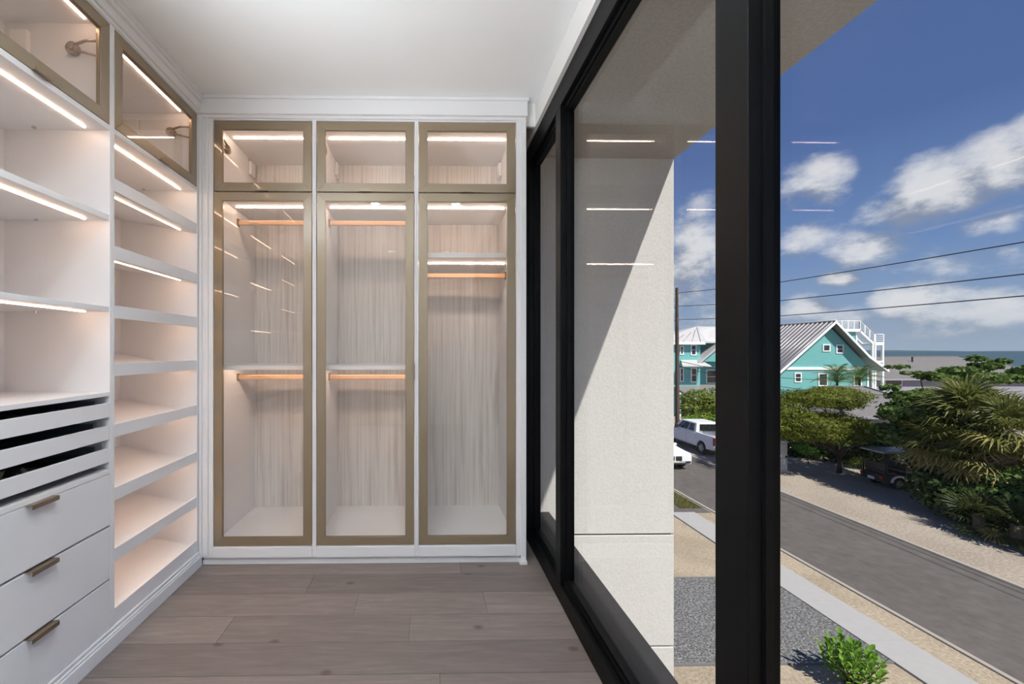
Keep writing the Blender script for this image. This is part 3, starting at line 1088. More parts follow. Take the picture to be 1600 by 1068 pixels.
rail(dk, (Dk(1293, 0).x, zdk), (Dk(1340, 0).x, zdk), 5, DY - .25, ztop_ - zdk)
rail(dk, (Dk(1305, 0).x, zdk), (Dk(1340, 0).x, zdk), 3, DY + 5.1, ztop_ - zdk)
l0, l1 = Dk(1363, 539), Dk(1377, 535)
st = MB()
s0_, s1_ = (Dk(1340, 0).x, zdk - .1), (Dk(1362, 0).x, l1.z - .05)
for yq in (DY - .3, DY + .9):
    st.hexa([(s0_[0], yq, s0_[1] - .3), (s1_[0], yq, s1_[1] - .3), (s1_[0], yq + .08, s1_[1] - .3), (s0_[0], yq + .08, s0_[1] - .3)],
            [(s0_[0], yq, s0_[1]), (s1_[0], yq, s1_[1]), (s1_[0], yq + .08, s1_[1]), (s0_[0], yq + .08, s0_[1])])
stair = st.build('stair', 'teal_trim', hs)
for k in range(9):
    f = (k + .5) / 9
    x, zz = s0_[0] + (s1_[0] - s0_[0]) * f, s0_[1] + (s1_[1] - s0_[1]) * f
    box('tread', 'teal_trim', x - .13, x + .13, DY - .25, DY + .95, zz - .2, zz - .15, stair)
rail(stair, (s0_[0], s0_[1] + .1), (s1_[0], s1_[1] + .1), 3, DY - .26, .9)
ld = box('landing', 'teal_trim', l0.x, l1.x, DY - .3, DY + 1.2, l0.z, l1.z + .05, hs)
rail(ld, (l0.x + .05, l1.z + .05), (l1.x - .05, l1.z + .05), 1, DY - .26, Dk(0, 522).z - l1.z)
for px in (1360, 1364, 1376):
    x = Dk(px, 0).x
    box('column', 'teal_trim', x - .09, x + .09, DY - .28, DY - .1, G, l0.z + .1, hs)
a, b = Dk(1363, 566), Dk(1377, 564)
box('landing_beam', 'teal_trim', a.x, b.x, DY - .3, DY - .1, a.z, b.z + .05, hs)
# front wing with hipped roof
VY = 44.5
V = lambda px, py: atY(px, py, VY)
x0, x1 = V(1040, 0).x, V(1150, 0).x
zev = V(1080, 534).z
zrd = atY(1088, 509.5, VY + 2.4).z
box('wing_wall', 'teal_siding', x0 + .3, V(1094, 0).x, VY, VY + 8, G, zev, hs)
box('wing_wall', 'teal_siding', V(1094, 0).x, x1, VY + 1.2, VY + 8, G, zev, hs)
wr_ = MB()
xa, xb = V(1057, 0).x - 1.4, V(1097, 0).x
hipx = atY(1088, 510, VY + 2.6).x
e0 = [(xa, VY - .5, zev), (xb, VY - .5, zev), (x1, VY - .5, zev)]
ridge = (hipx, VY + 2.6, zrd)
slab_poly(wr_, [(xa - 1.5, VY - .5, zev), (xb, VY - .5, zev), ridge], .12)
slab_poly(wr_, [(xb, VY - .5, zev), (x1 + 1, VY + 1, zev), (x1 + 1, VY + 3.2, zrd), ridge], .12)
slab_poly(wr_, [(xa - 1.5, VY - .5, zev), ridge, (x1 + 1, VY + 3.2, zrd), (x1 + 1, VY + 7, zev), (xa - 1.5, VY + 7, zev)], .12)
wro = wr_.build('wing_roof', 'metal_roof_light', hs)
for k in range(14):
    f = (k + .5) / 14
    xx = xb + (x1 + 1 - xb) * f
    xt = ridge[0] + (x1 + 1 - ridge[0]) * f
    MB().path([(xx, VY - .5 + 1.5 * f, zev + .03), (xt, ridge[1] + .6 * f, zrd + .03)], .035, 4).build('roof_seam', 'teal_trim', wro)
for k in range(6):
    f = (k + .5) / 6
    xx = xa - 1.5 + (xb - xa + 1.5) * f
    MB().path([(xx, VY - .5, zev + .03), (xx + (ridge[0] - xx) * min(f, .99), VY - .5 + 3.1 * f, zev + (zrd - zev) * f + .03)], .035, 4).build('roof_seam', 'metal_roof', wro)
box('eave_board', 'teal_trim', xa - 1.5, xb, VY - .56, VY - .48, zev - .28, zev + .02, hs)
for px0, px1, py0, py1 in ((1079, 1088, 538, 555), (1062, 1068, 540, 554), (1079, 1089, 574, 597), (1062, 1068, 574, 596)):
    a, b = V(px0, py1), V(px1, py0)
    house_window(hs, a.x, b.x, a.z, b.z, VY)
a, b = atY(1103, 599, VY + 1.2), atY(1117, 577, VY + 1.2)
house_window(hs, a.x, b.x + .6, a.z, b.z, VY + 1.2)
# pent roof between the storeys, little gable on the right, lower porch roof
pr = MB()
q0, q1 = V(1055, 567), V(1100, 562)
slab_poly(pr, [(q0.x, VY - 1.3, q0.z - .25), (V(1099, 0).x, VY - 1.3, q0.z - .25), (V(1094, 0).x, VY, q1.z), (V(1064, 0).x, VY, q1.z)], .1)
pr.build('pent_roof', 'metal_roof_light', hs)
dg = MB()
g0, g1 = atY(1090, 566, VY - .6), atY(1125, 536, VY - .6)
g2 = (2 * g1.x - g0.x, g0.z)
dg.prism([(g0.x + .5, g0.z + .1), (g2[0] - .5, g2[1] + .1), (g1.x, g1.z - .3)], 'y', VY - .5, VY + 3)
dg.build('dormer', 'teal_siding', hs)
for a_, b_ in (((g0.x, g0.z), (g1.x, g1.z)), ((g1.x, g1.z), g2)):
    rb_ = MB()
    rb_.hexa([(a_[0], VY - .8, a_[1] - .25), (b_[0], VY - .8, b_[1] - .25), (b_[0], VY + 3, b_[1] - .25), (a_[0], VY + 3, a_[1] - .25)],
             [(a_[0], VY - .8, a_[1]), (b_[0], VY - .8, b_[1]), (b_[0], VY + 3, b_[1]), (a_[0], VY + 3, a_[1])])
    rb_.build('dormer_roof', 'metal_roof_light', hs)
p2 = MB()
z6, z7 = atY(1080, 612, VY - 2).z, V(1080, 601).z
slab_poly(p2, [(V(1050, 0).x, VY - 2, z6), (V(1140, 0).x, VY - 2, z6), (V(1140, 0).x, VY + .3, z7), (V(1050, 0).x, VY + .3, z7)], .12)
p2.build('porch_roof', 'metal_roof', hs)
for px in (1062, 1086, 1110):
    x = atY(px, 0, VY - 1.8).x
    box('porch_post', 'teal_trim', x - .08, x + .08, VY - 1.9, VY - 1.74, G, z6 - .1, hs)


def hip_house(name, label, X0, X1, Ya, Yb, ze, zr, inset, wallmat, wins, over=.5):
    t = thing(name, label, 'house', ((X0 + X1) / 2, (Ya + Yb) / 2, G))
    box('wall', wallmat, X0 + over, X1 - over, Ya + over, Yb - over, G, ze, t)
    ym = (Ya + Yb) / 2
    A, B, D, E = (X0, Ya, ze), (X1, Ya, ze), (X1, Yb, ze), (X0, Yb, ze)
    R0, R1 = (X0 + inset, ym, zr), (X1 - inset, ym, zr)
    for pts in ([A, B, R1, R0], [B, D, R1], [D, E, R0, R1], [E, A, R0]):
        slab_poly(MB(), pts, .14).build('roof_slope', 'shingle', t)
    for a_, b_ in ((A, R0), (B, R1), (R0, R1)):
        MB().path([(a_[0], a_[1], a_[2] + .02), (b_[0], b_[1], b_[2] + .02)], .08, 5).build('ridge_cap', 'shingle', t)
    for (a_, b_) in (((X0, Ya), (X1, Ya)), ((X0, Ya), (X0, Yb))):
        if a_[1] == b_[1]:
            box('fascia', 'grey_wall', a_[0], b_[0], a_[1] - .05, a_[1], ze - .24, ze - .02, t)
        else:
            box('fascia', 'grey_wall', a_[0] - .05, a_[0], a_[1], b_[1], ze - .24, ze - .02, t)
    for x0_, x1_, z0_, z1_ in wins:
        house_window(t, x0_, x1_, z0_, z1_, Ya + over, False, .09)
    return t


q = lambda px, py: atY(px, py, 52.5)
gx0, gx1 = atY(1362, 0, 52).x, atY(1690, 0, 52).x
w0, w1 = q(1382, 602), q(1409, 589.5)
gh = hip_house('grey_house', 'low grey house with a hipped grey shingle roof by the bay', gx0, gx1, 52, 66, atY(1400, 591, 52).z, atY(1450, 557, 59).z, 7.0, 'grey_wall', [(w0.x, w1.x, w0.z, w1.z)])
v = atY(1428, 560, 57)
MB().tube((v.x, 57.2, v.z - .6), (v.x, 57.2, v.z + .25), .09, n=8).build('roof_vent', 'black_plastic', gh)
k0, k1 = atY(1322, 0, 28.5).x, atY(1500, 0, 28.5).x
hip_house('garage', 'small garage with a pale grey shingle roof behind the trees', k0, k1, 28.5, 36.5, G + 2.5, atY(1360, 604, 32.5).z, 2.6, 'grey_wall', [])

# ================================================================== POLE AND WIRES
PY = 34.0
pp = Vector((20.62, PY, G))
pole = thing('utility_pole', 'brown wooden utility pole behind the white pickup', 'utility pole', pp)
MB().tube(pp, pp + Vector((-.05, 0, 9.0)), .17, .13, 14).build('post', 'pole_wood', pole)
ins = MB()
zw = []
WXX = 18.3
for px, py in ((1060, 457), (1060, 478), (1060, 499)):
    r = ray(px, py)
    zw.append(EYE + r.z * PY)
for i, zz in enumerate(zw):
    if zz < G + 9.2:
        MB().tube((pp.x - .1, PY, zz - .06), (pp.x + .25, PY, zz - .02), .035, n=8).build('insulator', 'black_plastic', pole)
pole.children[0].data.transform(Matrix.Identity(4))
MB().tube(pp + Vector((-.05, 0, 8.9)), pp + Vector((-.06, 0, max(zw) - G + .4)), .13, .11, 14).build('post_top', 'pole_wood', pole)


def wire_pts(a, b, sag, n=24):
    a, b = Vector(a), Vector(b)
    return [a.lerp(b, i / n) - Vector((0, 0, sag * 4 * (i / n) * (1 - i / n))) for i in range(n + 1)]


# each wire is fixed by where the photo shows it at columns 1223 and 1600
for i, ((pa, pb), zz) in enumerate(zip((((1223, 440), (1600, 378)), ((1223, 469), (1600, 428)), ((1223, 493), (1600, 462))), zw)):
    def onx(p, X):
        r = ray(*p)
        Y = X / r.x
        return Vector((X, Y, EYE + r.z * Y))
    X = pp.x + .2
    A, B = onx(pa, X), onx(pb, X)
    end = B + (B - A) * 2.2
    end.z = B.z + .35
    pts = wire_pts((X, PY, zz), A, .02, 8) + wire_pts(A, B, .02, 6)[1:] + wire_pts(B, end, .25, 12)[1:]
    o = MB().path(pts, .021, 5).build('power_line', 'wire_black')
    o['label'] = ['topmost black power line strung along the street', 'middle black power line strung along the street', 'lowest of the three black power lines along the street'][i]
    o['category'] = 'power line'
    o['group'] = 'power lines'
    # carry on beyond the pole
    pts = wire_pts((X, PY, zz), (X, 74, zz - .3), .5, 14)
    MB().path(pts, .021, 5).build('span', 'wire_black', o)
for i, (pa, pb, sg) in enumerate((((1225, 582), (1300, 593), .4), ((1225, 594), (1390, 617), .5))):
    Y = (37, 27)[i]
    B = atY(pb[0], pb[1], Y)
    o = MB().path(wire_pts((pp.x, PY, (EYE - .8, EYE - 1.2)[i]), B, sg, 20), .022, 5).build('service_line', 'wire_black')
    o['label'] = ['thin black service wire running from the pole to the teal house', 'thin black service wire running from the pole past the garage roof'][i]
    o['category'] = 'wire'

# ================================================================== VEHICLES


def lerp3(a, b, t):
    return Vector(a) * (1 - t) + Vector(b) * t


def quad_pane(c, u0, u1, v0, v1, off):
    """pane on quad c = [bl, br, tr, tl]; thickened by off along its normal"""
    c = [Vector(p) for p in c]
    nrm = (c[1] - c[0]).cross(c[3] - c[0]).normalized()

    def P(u, v):
        return lerp3(lerp3(c[0], c[1], u), lerp3(c[3], c[2], u), v)
    q = [P(u0, v0), P(u1, v0), P(u1, v1), P(u0, v1)]
    return MB().hexa([p - nrm * .01 for p in q], [p + nrm * off for p in q])


def wheel(parent, x, y, r, wdt, sgn):
    t = MB().tube((x - wdt / 2, y, r), (x + wdt / 2, y, r), r, n=26).build('wheel', 'tyre', parent, True)
    xf = x + sgn * wdt / 2
    MB().tube((xf - sgn * .03, y, r), (xf + sgn * .012, y, r), r * .66, r * .62, 20).build('rim', 'grey_pvc', t, True)
    hb = MB()
    for k in range(6):
        a_ = 2 * PI * k / 6
        hb.path([(xf + sgn * .016, y, r), (xf + sgn * .016, y + math.cos(a_) * r * .58, r + math.sin(a_) * r * .58)], .03, 4)
    hb.build('spokes', 'chrome', t, True)


def car_shell(parent, half, prof, name='body', mat='car_white', bulge=.06):
    """side outline prof (y, z) counter-clockwise, lofted over the width with a slight tumble"""
    rings = []
    for x, k in ((-half, .0), (-half + bulge * .5, .55), (-half + bulge * 2.5, 1), (half - bulge * 2.5, 1), (half - bulge * .5, .55), (half, 0)):
        cy = sum(p[0] for p in prof) / len(prof)
        cz = sum(p[1] for p in prof) / len(prof)
        s = 1 - (1 - k) * .05
        rings.append([(x, cy + (p[0] - cy) * (1 - (1 - k) * .012), cz + (p[1] - cz) * s) for p in prof])
    return MB().loft(rings, False).build(name, mat, parent, True)


def greenhouse(parent, yb0, yb1, yt0, yt1, zb_, zt_, wb, wt, mat='car_white'):
    B = [(-wb, yb0, zb_), (wb, yb0, zb_), (wb, yb1, zb_), (-wb, yb1, zb_)]
    Tt = [(-wt, yt0, zt_), (wt, yt0, zt_), (wt, yt1, zt_), (-wt, yt1, zt_)]
    MB().hexa(B, Tt).build('cab', mat, parent, True, .05)
    # faces as [bl, br, tr, tl] seen from outside
    return {'rear': [B[0], B[1], Tt[1], Tt[0]], 'right': [B[1], B[2], Tt[2], Tt[1]], 'front': [B[2], B[3], Tt[3], Tt[2]], 'left': [B[3], B[0], Tt[0], Tt[3]]}


# pickup: forward = local +Y, origin under the rear axle centre
xl = 7 / .376
pk = thing('pickup_truck', 'white crew-cab pickup parked beside the utility pole', 'pickup truck', (xl + 1.0, 28.0, G + .0))
arch = lambda yc, r, n=9: [(yc + r * math.cos(PI * k / (n - 1)), .42 + r * math.sin(PI * k / (n - 1))) for k in range(n)][::-1]
# lower body with wheel arches, outline clockwise then lofted
prof = [(-1.20, .50)] + [(-.5, .46)] + arch(0, .50) + [(.55, .42), (3.15, .42)] + arch(3.70, .50) + [(4.25, .45), (4.60, .5), (4.62, 1.05), (4.45, 1.22), (2.95, 1.36), (.62, 1.36), (.62, 1.0), (-1.18, 1.0)]
car_shell(pk, 1.0, prof)
for s in (-1, 1):
    MB().box(s * 1.0 - (.12 if s > 0 else 0), s * 1.0 + (.12 if s < 0 else 0), -1.18, .62, .95, 1.40).build('bed_side', 'car_white', pk, True, .03)
tg = MB().box(-.9, .9, -1.22, -1.14, .72, 1.38).build('tailgate', 'car_white', pk, True, .02)
MB().box(-.12, .12, -1.235, -1.215, 1.18, 1.26).build('handle', 'black_plastic', tg, True)
MB().box(-.98, .98, -1.40, -1.2, .50, .70).build('bumper', 'chrome', pk, True, .04)
for s in (-1, 1):
    MB().box(s * .90 if s > 0 else -1.005, 1.005 if s > 0 else -.90, -1.235, -1.13, .82, 1.32).build('tail_light', 'tail_red', pk, True, .015)
fc = greenhouse(pk, .60, 3.25, .78, 2.45, 1.34, 1.99, .97, .80)
for nm, segs in (('rear', [(.12, .88, .14, .84)]), ('left', [(.16, .26, .1, .85), (.29, .61, .1, .85), (.65, .9, .1, .85)]), ('right', [(.1, .36, .1, .85), (.4, .7, .1, .85), (.73, .84, .1, .85)]), ('front', [(.06, .94, .08, .92)])):
    for s in segs:
        quad_pane(fc[nm], *s, .012).build('window', 'car_glass', pk, True)
for s in (-1, 1):
    for y in (0, 3.70):
        wheel(pk, s * .88, y, .42, .28, s)
    MB().box(s * 1.02, s * 1.24, 2.55, 2.68, 1.34, 1.62).build('mirror', 'black_plastic', pk, True, .03)
    MB().box(s * .95, s * 1.12, .62, 3.1, .36, .43).build('side_step', 'black_plastic', pk, True, .02)
    for y in (1.35, 2.45):
        MB().box(s * .99, s * 1.03, y - .1, y + .1, 1.20, 1.24).build('door_handle', 'chrome', pk, True)
    MB().box(s * .985, s * 1.004, 1.66, 1.67, .48, 1.34).build('door_seam', 'black_plastic', pk, True)
MB().box(-.85, .85, .12, .52, 1.12, 1.50).build('toolbox', 'chrome', pk, True, .03)
MB().box(-.55, .55, 4.58, 4.66, .68, 1.08).build('grille', 'chrome', pk, True, .02)

# oncoming SUV: forward = local +Y, turned to face the closet
sp = gp(1066, 738)
sv = thing('suv', 'white sport utility car with a black twin grille, driving down the street', 'car', (14.5, 24.2 + .85, G + .012), PI)
prof = [(-3.85, .42), (-3.4, .38)] + [(p[0] - 2.95, p[1] - .04) for p in arch(0, .44)] + [(-2.4, .32), (-.55, .32)] + [(p[0], p[1] - .04) for p in arch(0, .44)] + [(.52, .34), (.86, .34), (.93, .55), (.92, .86), (.80, .97), (-.55, 1.10), (-3.75, 1.12), (-3.9, .9)]
car_shell(sv, .98, prof, bulge=.1)
fc = greenhouse(sv, -3.80, -.50, -3.45, -1.35, 1.08, 1.72, .93, .66)
for nm, segs in (('rear', [(.1, .9, .2, .85)]), ('left', [(.08, .34, .1, .85), (.37, .66, .1, .85), (.69, .9, .1, .8)]), ('right', [(.08, .3, .1, .85), (.33, .62, .1, .85), (.65, .9, .1, .85)]), ('front', [(.05, .95, .06, .94)])):
    for s in segs:
        quad_pane(fc[nm], *s, .012).build('window', 'car_glass', sv, True)
for s in (-1, 1):
    for y in (0, -2.95):
        wheel(sv, s * .86, y, .37, .26, s)
    MB().box(s * .03, s * .40, .88, .965, .56, .83).build('grille', 'black_plastic', sv, True, .04)
    hl = MB()
    hl.hexa([(s * .45, .80, .68), (s * .93, .62, .72), (s * .93, .55, .72), (s * .45, .72, .68)], [(s * .45, .925, .84), (s * .955, .66, .88), (s * .955, .55, .88), (s * .45, .72, .84)])
    hl.build('headlight', 'car_glass', sv, True)
    MB().box(s * .62, s * .92, .84, .935, .42, .54).build('side_intake', 'black_plastic', sv, True, .03)
    MB().box(s * .97, s * 1.14, -.95, -.8, 1.06, 1.22).build('mirror', 'car_white', sv, True, .03)
MB().box(-.62, .62, .86, .95, .34, .44).build('lower_intake', 'black_plastic', sv, True, .02)
MB().box(-.24, .24, .93, .95, .46, .55).build('number_plate', 'utility_white', sv, True)

# golf cart in the shade: forward = local +Y, turned so its back faces the street
gc = gp(1397, 766)
ct = thing('golf_cart', 'golf cart with a flat grey roof parked in the tree shade', 'golf cart', (gc.x + .45, gc.y + .75, G), -PI / 2 - .04)
prof = [(-.75, .34), (-.42, .30)] + [(p[0] * .55, .30 + (p[1] - .42) * .6) for p in arch(0, .5)] + [(.4, .26), (1.5, .26)] + [(1.9 + p[0] * .55, .30 + (p[1] - .42) * .6) for p in arch(0, .5)] + [(2.3, .3), (2.42, .5), (2.3, .82), (1.85, .9), (1.65, .42), (.75, .42), (.70, .68), (-.1, .72), (-.72, .70)]
car_shell(ct, .60, prof, mat='black_plastic', bulge=.06)
for s in (-1, 1):
    for yc in (0, 1.9):
        fd = MB()
        pa = [(yc + .42 * math.cos(PI * k / 8), .34 + .36 * math.sin(PI * k / 8)) for k in range(9)]
        pb = [(yc + .33 * math.cos(PI * k / 8), .34 + .27 * math.sin(PI * k / 8)) for k in range(8, -1, -1)]
        fd.prism(pa + pb, 'x', s * .59, s * .66)
        fd.build('fender', 'car_white', ct, True)
    MB().box(s * .585, s * .615, .38, 1.5, .36, .50).build('side_strip', 'car_white', ct, True)
rf = MB()
rf.hexa([(-.62, -.78, 1.80), (.62, -.78, 1.80), (.62, 2.05, 1.84), (-.62, 2.05, 1.84)], [(-.60, -.75, 1.88), (.60, -.75, 1.88), (.60, 2.02, 1.91), (-.60, 2.02, 1.91)])
rf.build('roof', 'cart_roof', ct, True, .03)
for s in (-1, 1):
    for y0_, y1_ in ((-.62, -.6), (.72, .55), (2.0, 1.85)):
        MB().path([(s * .55, y0_, .6), (s * .55, y1_, 1.82)], .025, 8).build('roof_post', 'black_plastic', ct, True)
    for y in (0, 1.9):
        wheel(ct, s * .52, y, .27, .2, s)
    MB().box(s * .42, s * .56, -.80, -.74, .5, .64).build('tail_light', 'tail_red', ct, True, .01)
for y in (-.55, .42):
    MB().box(-.52, .52, y, y + .46, .70, .82).build('seat', 'seat_vinyl', ct, True, .03)
    MB().box(-.52, .52, y - .02, y + .10, .86, 1.25).build('backrest', 'seat_vinyl', ct, True, .03)
MB().box(-.16, .16, -.80, -.765, .38, .52).build('number_plate', 'utility_white', ct, True)
sw_ = MB()
for k in range(14):
    a_, b_ = 2 * PI * k / 14, 2 * PI * (k + 1) / 14
    sw_.path([(-.25 + .17 * math.cos(a_), 1.45, 1.0 + .17 * math.sin(a_)), (-.25 + .17 * math.cos(b_), 1.45, 1.0 + .17 * math.sin(b_))], .012, 5)
sw_.path([(-.25, 1.45, 1.0), (-.25, 1.8, .7)], .018, 6)
sw_.build('steering_wheel', 'black_plastic', ct, True)
quad_pane([(-.55, 2.05, .9), (.55, 2.05, .9), (.55, 1.9, 1.8), (-.55, 1.9, 1.8)], 0, 1, 0, 1, .004).build('windscreen', 'clear_pane', ct, True)

# white utility cabinet beside the street
ub = gp(1226, 738)
uc = thing('utility_cabinet', 'white steel utility cabinet beside the street', 'cabinet', (ub.x, ub.y + .4, G))
x, y = ub.x, ub.y
box('body', 'utility_white', x - .9, x + .17, y, y + .8, G, G + 1.72, uc, bevel=.02)
box('lid', 'utility_white', x - .95, x + .22, y - .05, y + .85, G + 1.72, G + 1.82, uc, bevel=.02)
dd = box('door', 'utility_white', x - .85, x + .12, y - .03, y + .0, G + .12, G + 1.66, uc, bevel=.01)
box('latch', 'black_plastic', x + .02, x + .09, y - .06, y - .02, G + .85, G + .98, dd)

# ================================================================== PLANTS
rng = np.random.default_rng(5)


def leaf_cloud(pts, nrm, size, aspect=0.5, jitter=0.6, seed=1):
    """rhombic folded leaves at pts with normals around nrm"""
    r = np.random.default_rng(seed)
    n = len(pts)
    nn = nrm + r.normal(0, jitter, (n, 3))
    nn /= np.linalg.norm(nn, axis=1, keepdims=True) + 1e-9
    a = np.cross(nn, r.normal(0, 1, (n, 3)))
    a /= np.linalg.norm(a, axis=1, keepdims=True) + 1e-9
    b = np.cross(nn, a)
    L = size * r.uniform(.6, 1.3, (n, 1))
    W = L * aspect
    p0 = pts - a * L * .5
    p1 = pts + b * W * .5 + nn * L * .06
    p2 = pts + a * L * .5
    p3 = pts - b * W * .5 + nn * L * .06
    V_ = np.stack([p0, p1, p2, p3], axis=1).reshape(-1, 3)
    F_ = np.arange(4 * n).reshape(-1, 4)
    return V_, F_


def pads(pad_list, per_m2, seed):
    """sample ellipsoid shells (cx,cy,cz,rx,ry,rz)"""
    r = np.random.default_rng(seed)
    P_, Nn = [], []
    for cx, cy, cz, rx, ry, rz in pad_list:
        n = int(per_m2 * 4 * PI * ((rx * ry + rx * rz + ry * rz) / 3))
        u = r.normal(0, 1, (n, 3))
        u /= np.linalg.norm(u, axis=1, keepdims=True)
        keep = (u[:, 2] > -.55) | (r.random(n) < .35)
        u = u[keep]
        rad = r.uniform(.55, 1.05, (len(u), 1)) ** .6
        # lumpy outline
        lump = 1 + .16 * np.sin(u[:, :1] * 7 + cx * 3) * np.cos(u[:, 1:2] * 6 + cy * 2) + .1 * np.sin(u[:, 2:3] * 9 + cx)
        P_.append(np.array([cx, cy, cz]) + u * np.array([rx, ry, rz]) * rad * lump)
        nrm = u / np.array([rx, ry, rz])
        Nn.append(nrm / np.linalg.norm(nrm, axis=1, keepdims=True))
    return np.concatenate(P_), np.concatenate(Nn)


def branchy(parent, base, tips, r0, seed, name='trunk', bend=.25):
    q = random.Random(seed)
    tb = MB()
    base = Vector(base)
    for i, t in enumerate(tips):
        t = Vector(t)
        mid = base.lerp(t, .45) + Vector((q.uniform(-bend, bend), q.uniform(-bend, bend), q.uniform(0, bend)))
        tb.path([base + Vector((q.uniform(-.05, .05), q.uniform(-.05, .05), -.05)), base.lerp(mid, .5) + Vector((0, 0, .15)), mid, mid.lerp(t, .55), t], [r0, r0 * .8, r0 * .55, r0 * .35, r0 * .14], 7)
    return tb.build(name, 'bark', parent)


def tree(name, label, base, padpx, per_m2, size, mat, seed, trunk_r=.14, aspect=.5, jitter=.5, cat='tree', group=None, stride=1):
    t = thing(name, label, cat, base, 0, group)
    P_, Nn = pads(padpx, per_m2, seed)
    lo = P_[:, 2] > base[2] + .02
    P_, Nn = P_[lo], Nn[lo]
    V_, F_ = leaf_cloud(P_, Nn, size, aspect, jitter, seed + 1)
    rawmesh('foliage', V_ - np.array(base), F_, mat, t, kind='stuff')
    mids = padpx[::stride][:7]
    mid = Vector((base[0], base[1], base[2] + max(.25, .3 * (np.mean([c[2] for c in mids]) - base[2]))))
    MB().path([Vector(base) - Vector((0, 0, .05)), Vector(base).lerp(mid, .5) + Vector((.06, 0, 0)), mid], [trunk_r * 1.2, trunk_r, trunk_r * .9], 9).build('trunk', 'bark', t)
    branchy(t, mid, [(c[0], c[1], c[2]) for c in mids], trunk_r * .7, seed, 'branches')
    return t


def pad(px, py, Y, rpx, rpy, ry=None):
    c = atY(px, py, Y)
    rx, rz = rpx * Y / FPX, rpy * Y / FPX
    return (c.x, c.y, c.z, rx, ry or max(rx, .8), rz)


# feathery layered tree
b = gp(1311, 738)
rt = random.Random(21)
pl_ = []
for px, py, Y, a_, c_ in ((1285, 622, 24, 52, 16), (1310, 618, 25.5, 40, 13), (1255, 626, 24.5, 34, 14), (1322, 632, 24.5, 18, 9), (1240, 655, 23.5, 34, 15), (1275, 664, 22.8, 40, 14),
                         (1308, 656, 23.6, 36, 13), (1343, 668, 24, 32, 10), (1370, 680, 23.8, 22, 8), (1335, 675, 22.8, 34, 12), (1245, 680, 23, 28, 11), (1295, 680, 22.6, 36, 12), (1210, 640, 24, 40, 18), (1190, 665, 23.6, 40, 16)):
    pl_.append(pad(px, py, Y, a_, c_))
    for k in range(3):
        pl_.append(pad(px + rt.uniform(-a_, a_) * .8, py + rt.uniform(-c_, c_) * .55, Y + rt.uniform(-.7, .7), a_ * .38, c_ * .55))
tree('feathery_tree', 'broad feathery yellow-green tree in flat layers beside the parked golf cart', (b.x, b.y, G), pl_, 190, .15, 'leaf_feathery', 31, .12, .35, .55, stride=8)
# dark underwood behind it
b = gp(1330, 725)
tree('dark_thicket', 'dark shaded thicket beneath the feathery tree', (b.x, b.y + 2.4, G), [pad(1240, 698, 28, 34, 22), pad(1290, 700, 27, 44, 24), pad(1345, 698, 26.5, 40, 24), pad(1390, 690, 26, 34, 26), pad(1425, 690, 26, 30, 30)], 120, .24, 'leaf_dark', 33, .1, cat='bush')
# sea grape
b = (27.0, 20.5, G)
sg = [pad(1416, 620, 20.5, 24, 8), pad(1428, 645, 20, 42, 20), pad(1455, 625, 20.5, 36, 16), pad(1402, 652, 20.5, 14, 7), pad(1412, 682, 20.3, 36, 18), pad(1440, 668, 20, 36, 24), pad(1436, 583, 21, 22, 2.5, .5), pad(1466, 590, 21, 26, 5, .6),
      pad(1500, 578, 21.2, 26, 6, .6), pad(1540, 572, 21.4, 18, 6, .6), pad(1565, 564, 21.6, 12, 3, .4), pad(1525, 560, 21.5, 9, 5, .4), pad(1400, 573, 21.5, 18, 1.5, .3), pad(1530, 590, 21.5, 50, 9), pad(1592, 582, 21.5, 10, 9, .5), pad(1385, 668, 20.6, 12, 6, .5), pad(1392, 606, 21, 12, 5, .4)]
tree('sea_grape_tree', 'round-leaved sea grape tree rising behind the fan palms', (atY(1470, 0, 21).x, 21.2, G), sg, 80, .24, 'leaf_sea_grape', 35, .13, .85, .6)
# understorey under the palms
us = [pad(1455, 760, 18, 30, 30), pad(1495, 780, 17, 40, 36), pad(1545, 790, 16.2, 46, 36), pad(1590, 800, 15.6, 40, 40), pad(1470, 720, 19, 40, 30), pad(1530, 720, 18.5, 60, 30), pad(1600, 730, 17.5, 50, 40), pad(1650, 790, 15, 60, 44)]
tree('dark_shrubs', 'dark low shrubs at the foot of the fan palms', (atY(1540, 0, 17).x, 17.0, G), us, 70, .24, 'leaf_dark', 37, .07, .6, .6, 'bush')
gs = [pad(1585, 760, 15.6, 22, 20), pad(1600, 745, 15.8, 24, 18), pad(1570, 775, 15.4, 16, 12)]
tree('bright_shrub', 'bright green shrub catching sun beside the fan palms', (atY(1590, 0, 15.6).x, 15.6, G), gs, 60, .24, 'leaf_sea_grape', 39, .06, .7, .6, 'bush')
# hedge tree by the teal house, behind the pickup
hb = [pad(1090, 625, 36.2, 26, 16), pad(1110, 635, 35.6, 24, 16), pad(1078, 640, 35.6, 16, 12), pad(1128, 625, 36.2, 24, 18), pad(1095, 652, 35.4, 26, 10), pad(1140, 645, 35.4, 30, 16)]
tree('hedge_tree', 'rounded yellow-green tree between the pickup and the teal house', (atY(1100, 0, 36).x, 36.0, G), hb, 100, .22, 'leaf_hedge', 41, .1, .55, .6)
lb = [pad(1085, 656, 34.4, 20, 8, .6), pad(1112, 656, 34.4, 18, 8, .6)]
tree('low_hedge', 'low green hedge behind the white pickup', (atY(1098, 0, 34.4).x, 34.4, G), lb, 130, .18, 'leaf_bright', 43, .05, .5, .6, 'bush')
ib = [pad(1258, 702, 25.6, 10, 7), pad(1268, 709, 25, 8, 5)]
tree('small_shrub', 'small sunlit green shrub between the utility cabinet and the rocks', (atY(1262, 0, 25.5).x, 25.5, G), ib, 160, .14, 'leaf_bright', 45, .03, .5, .6, 'bush')
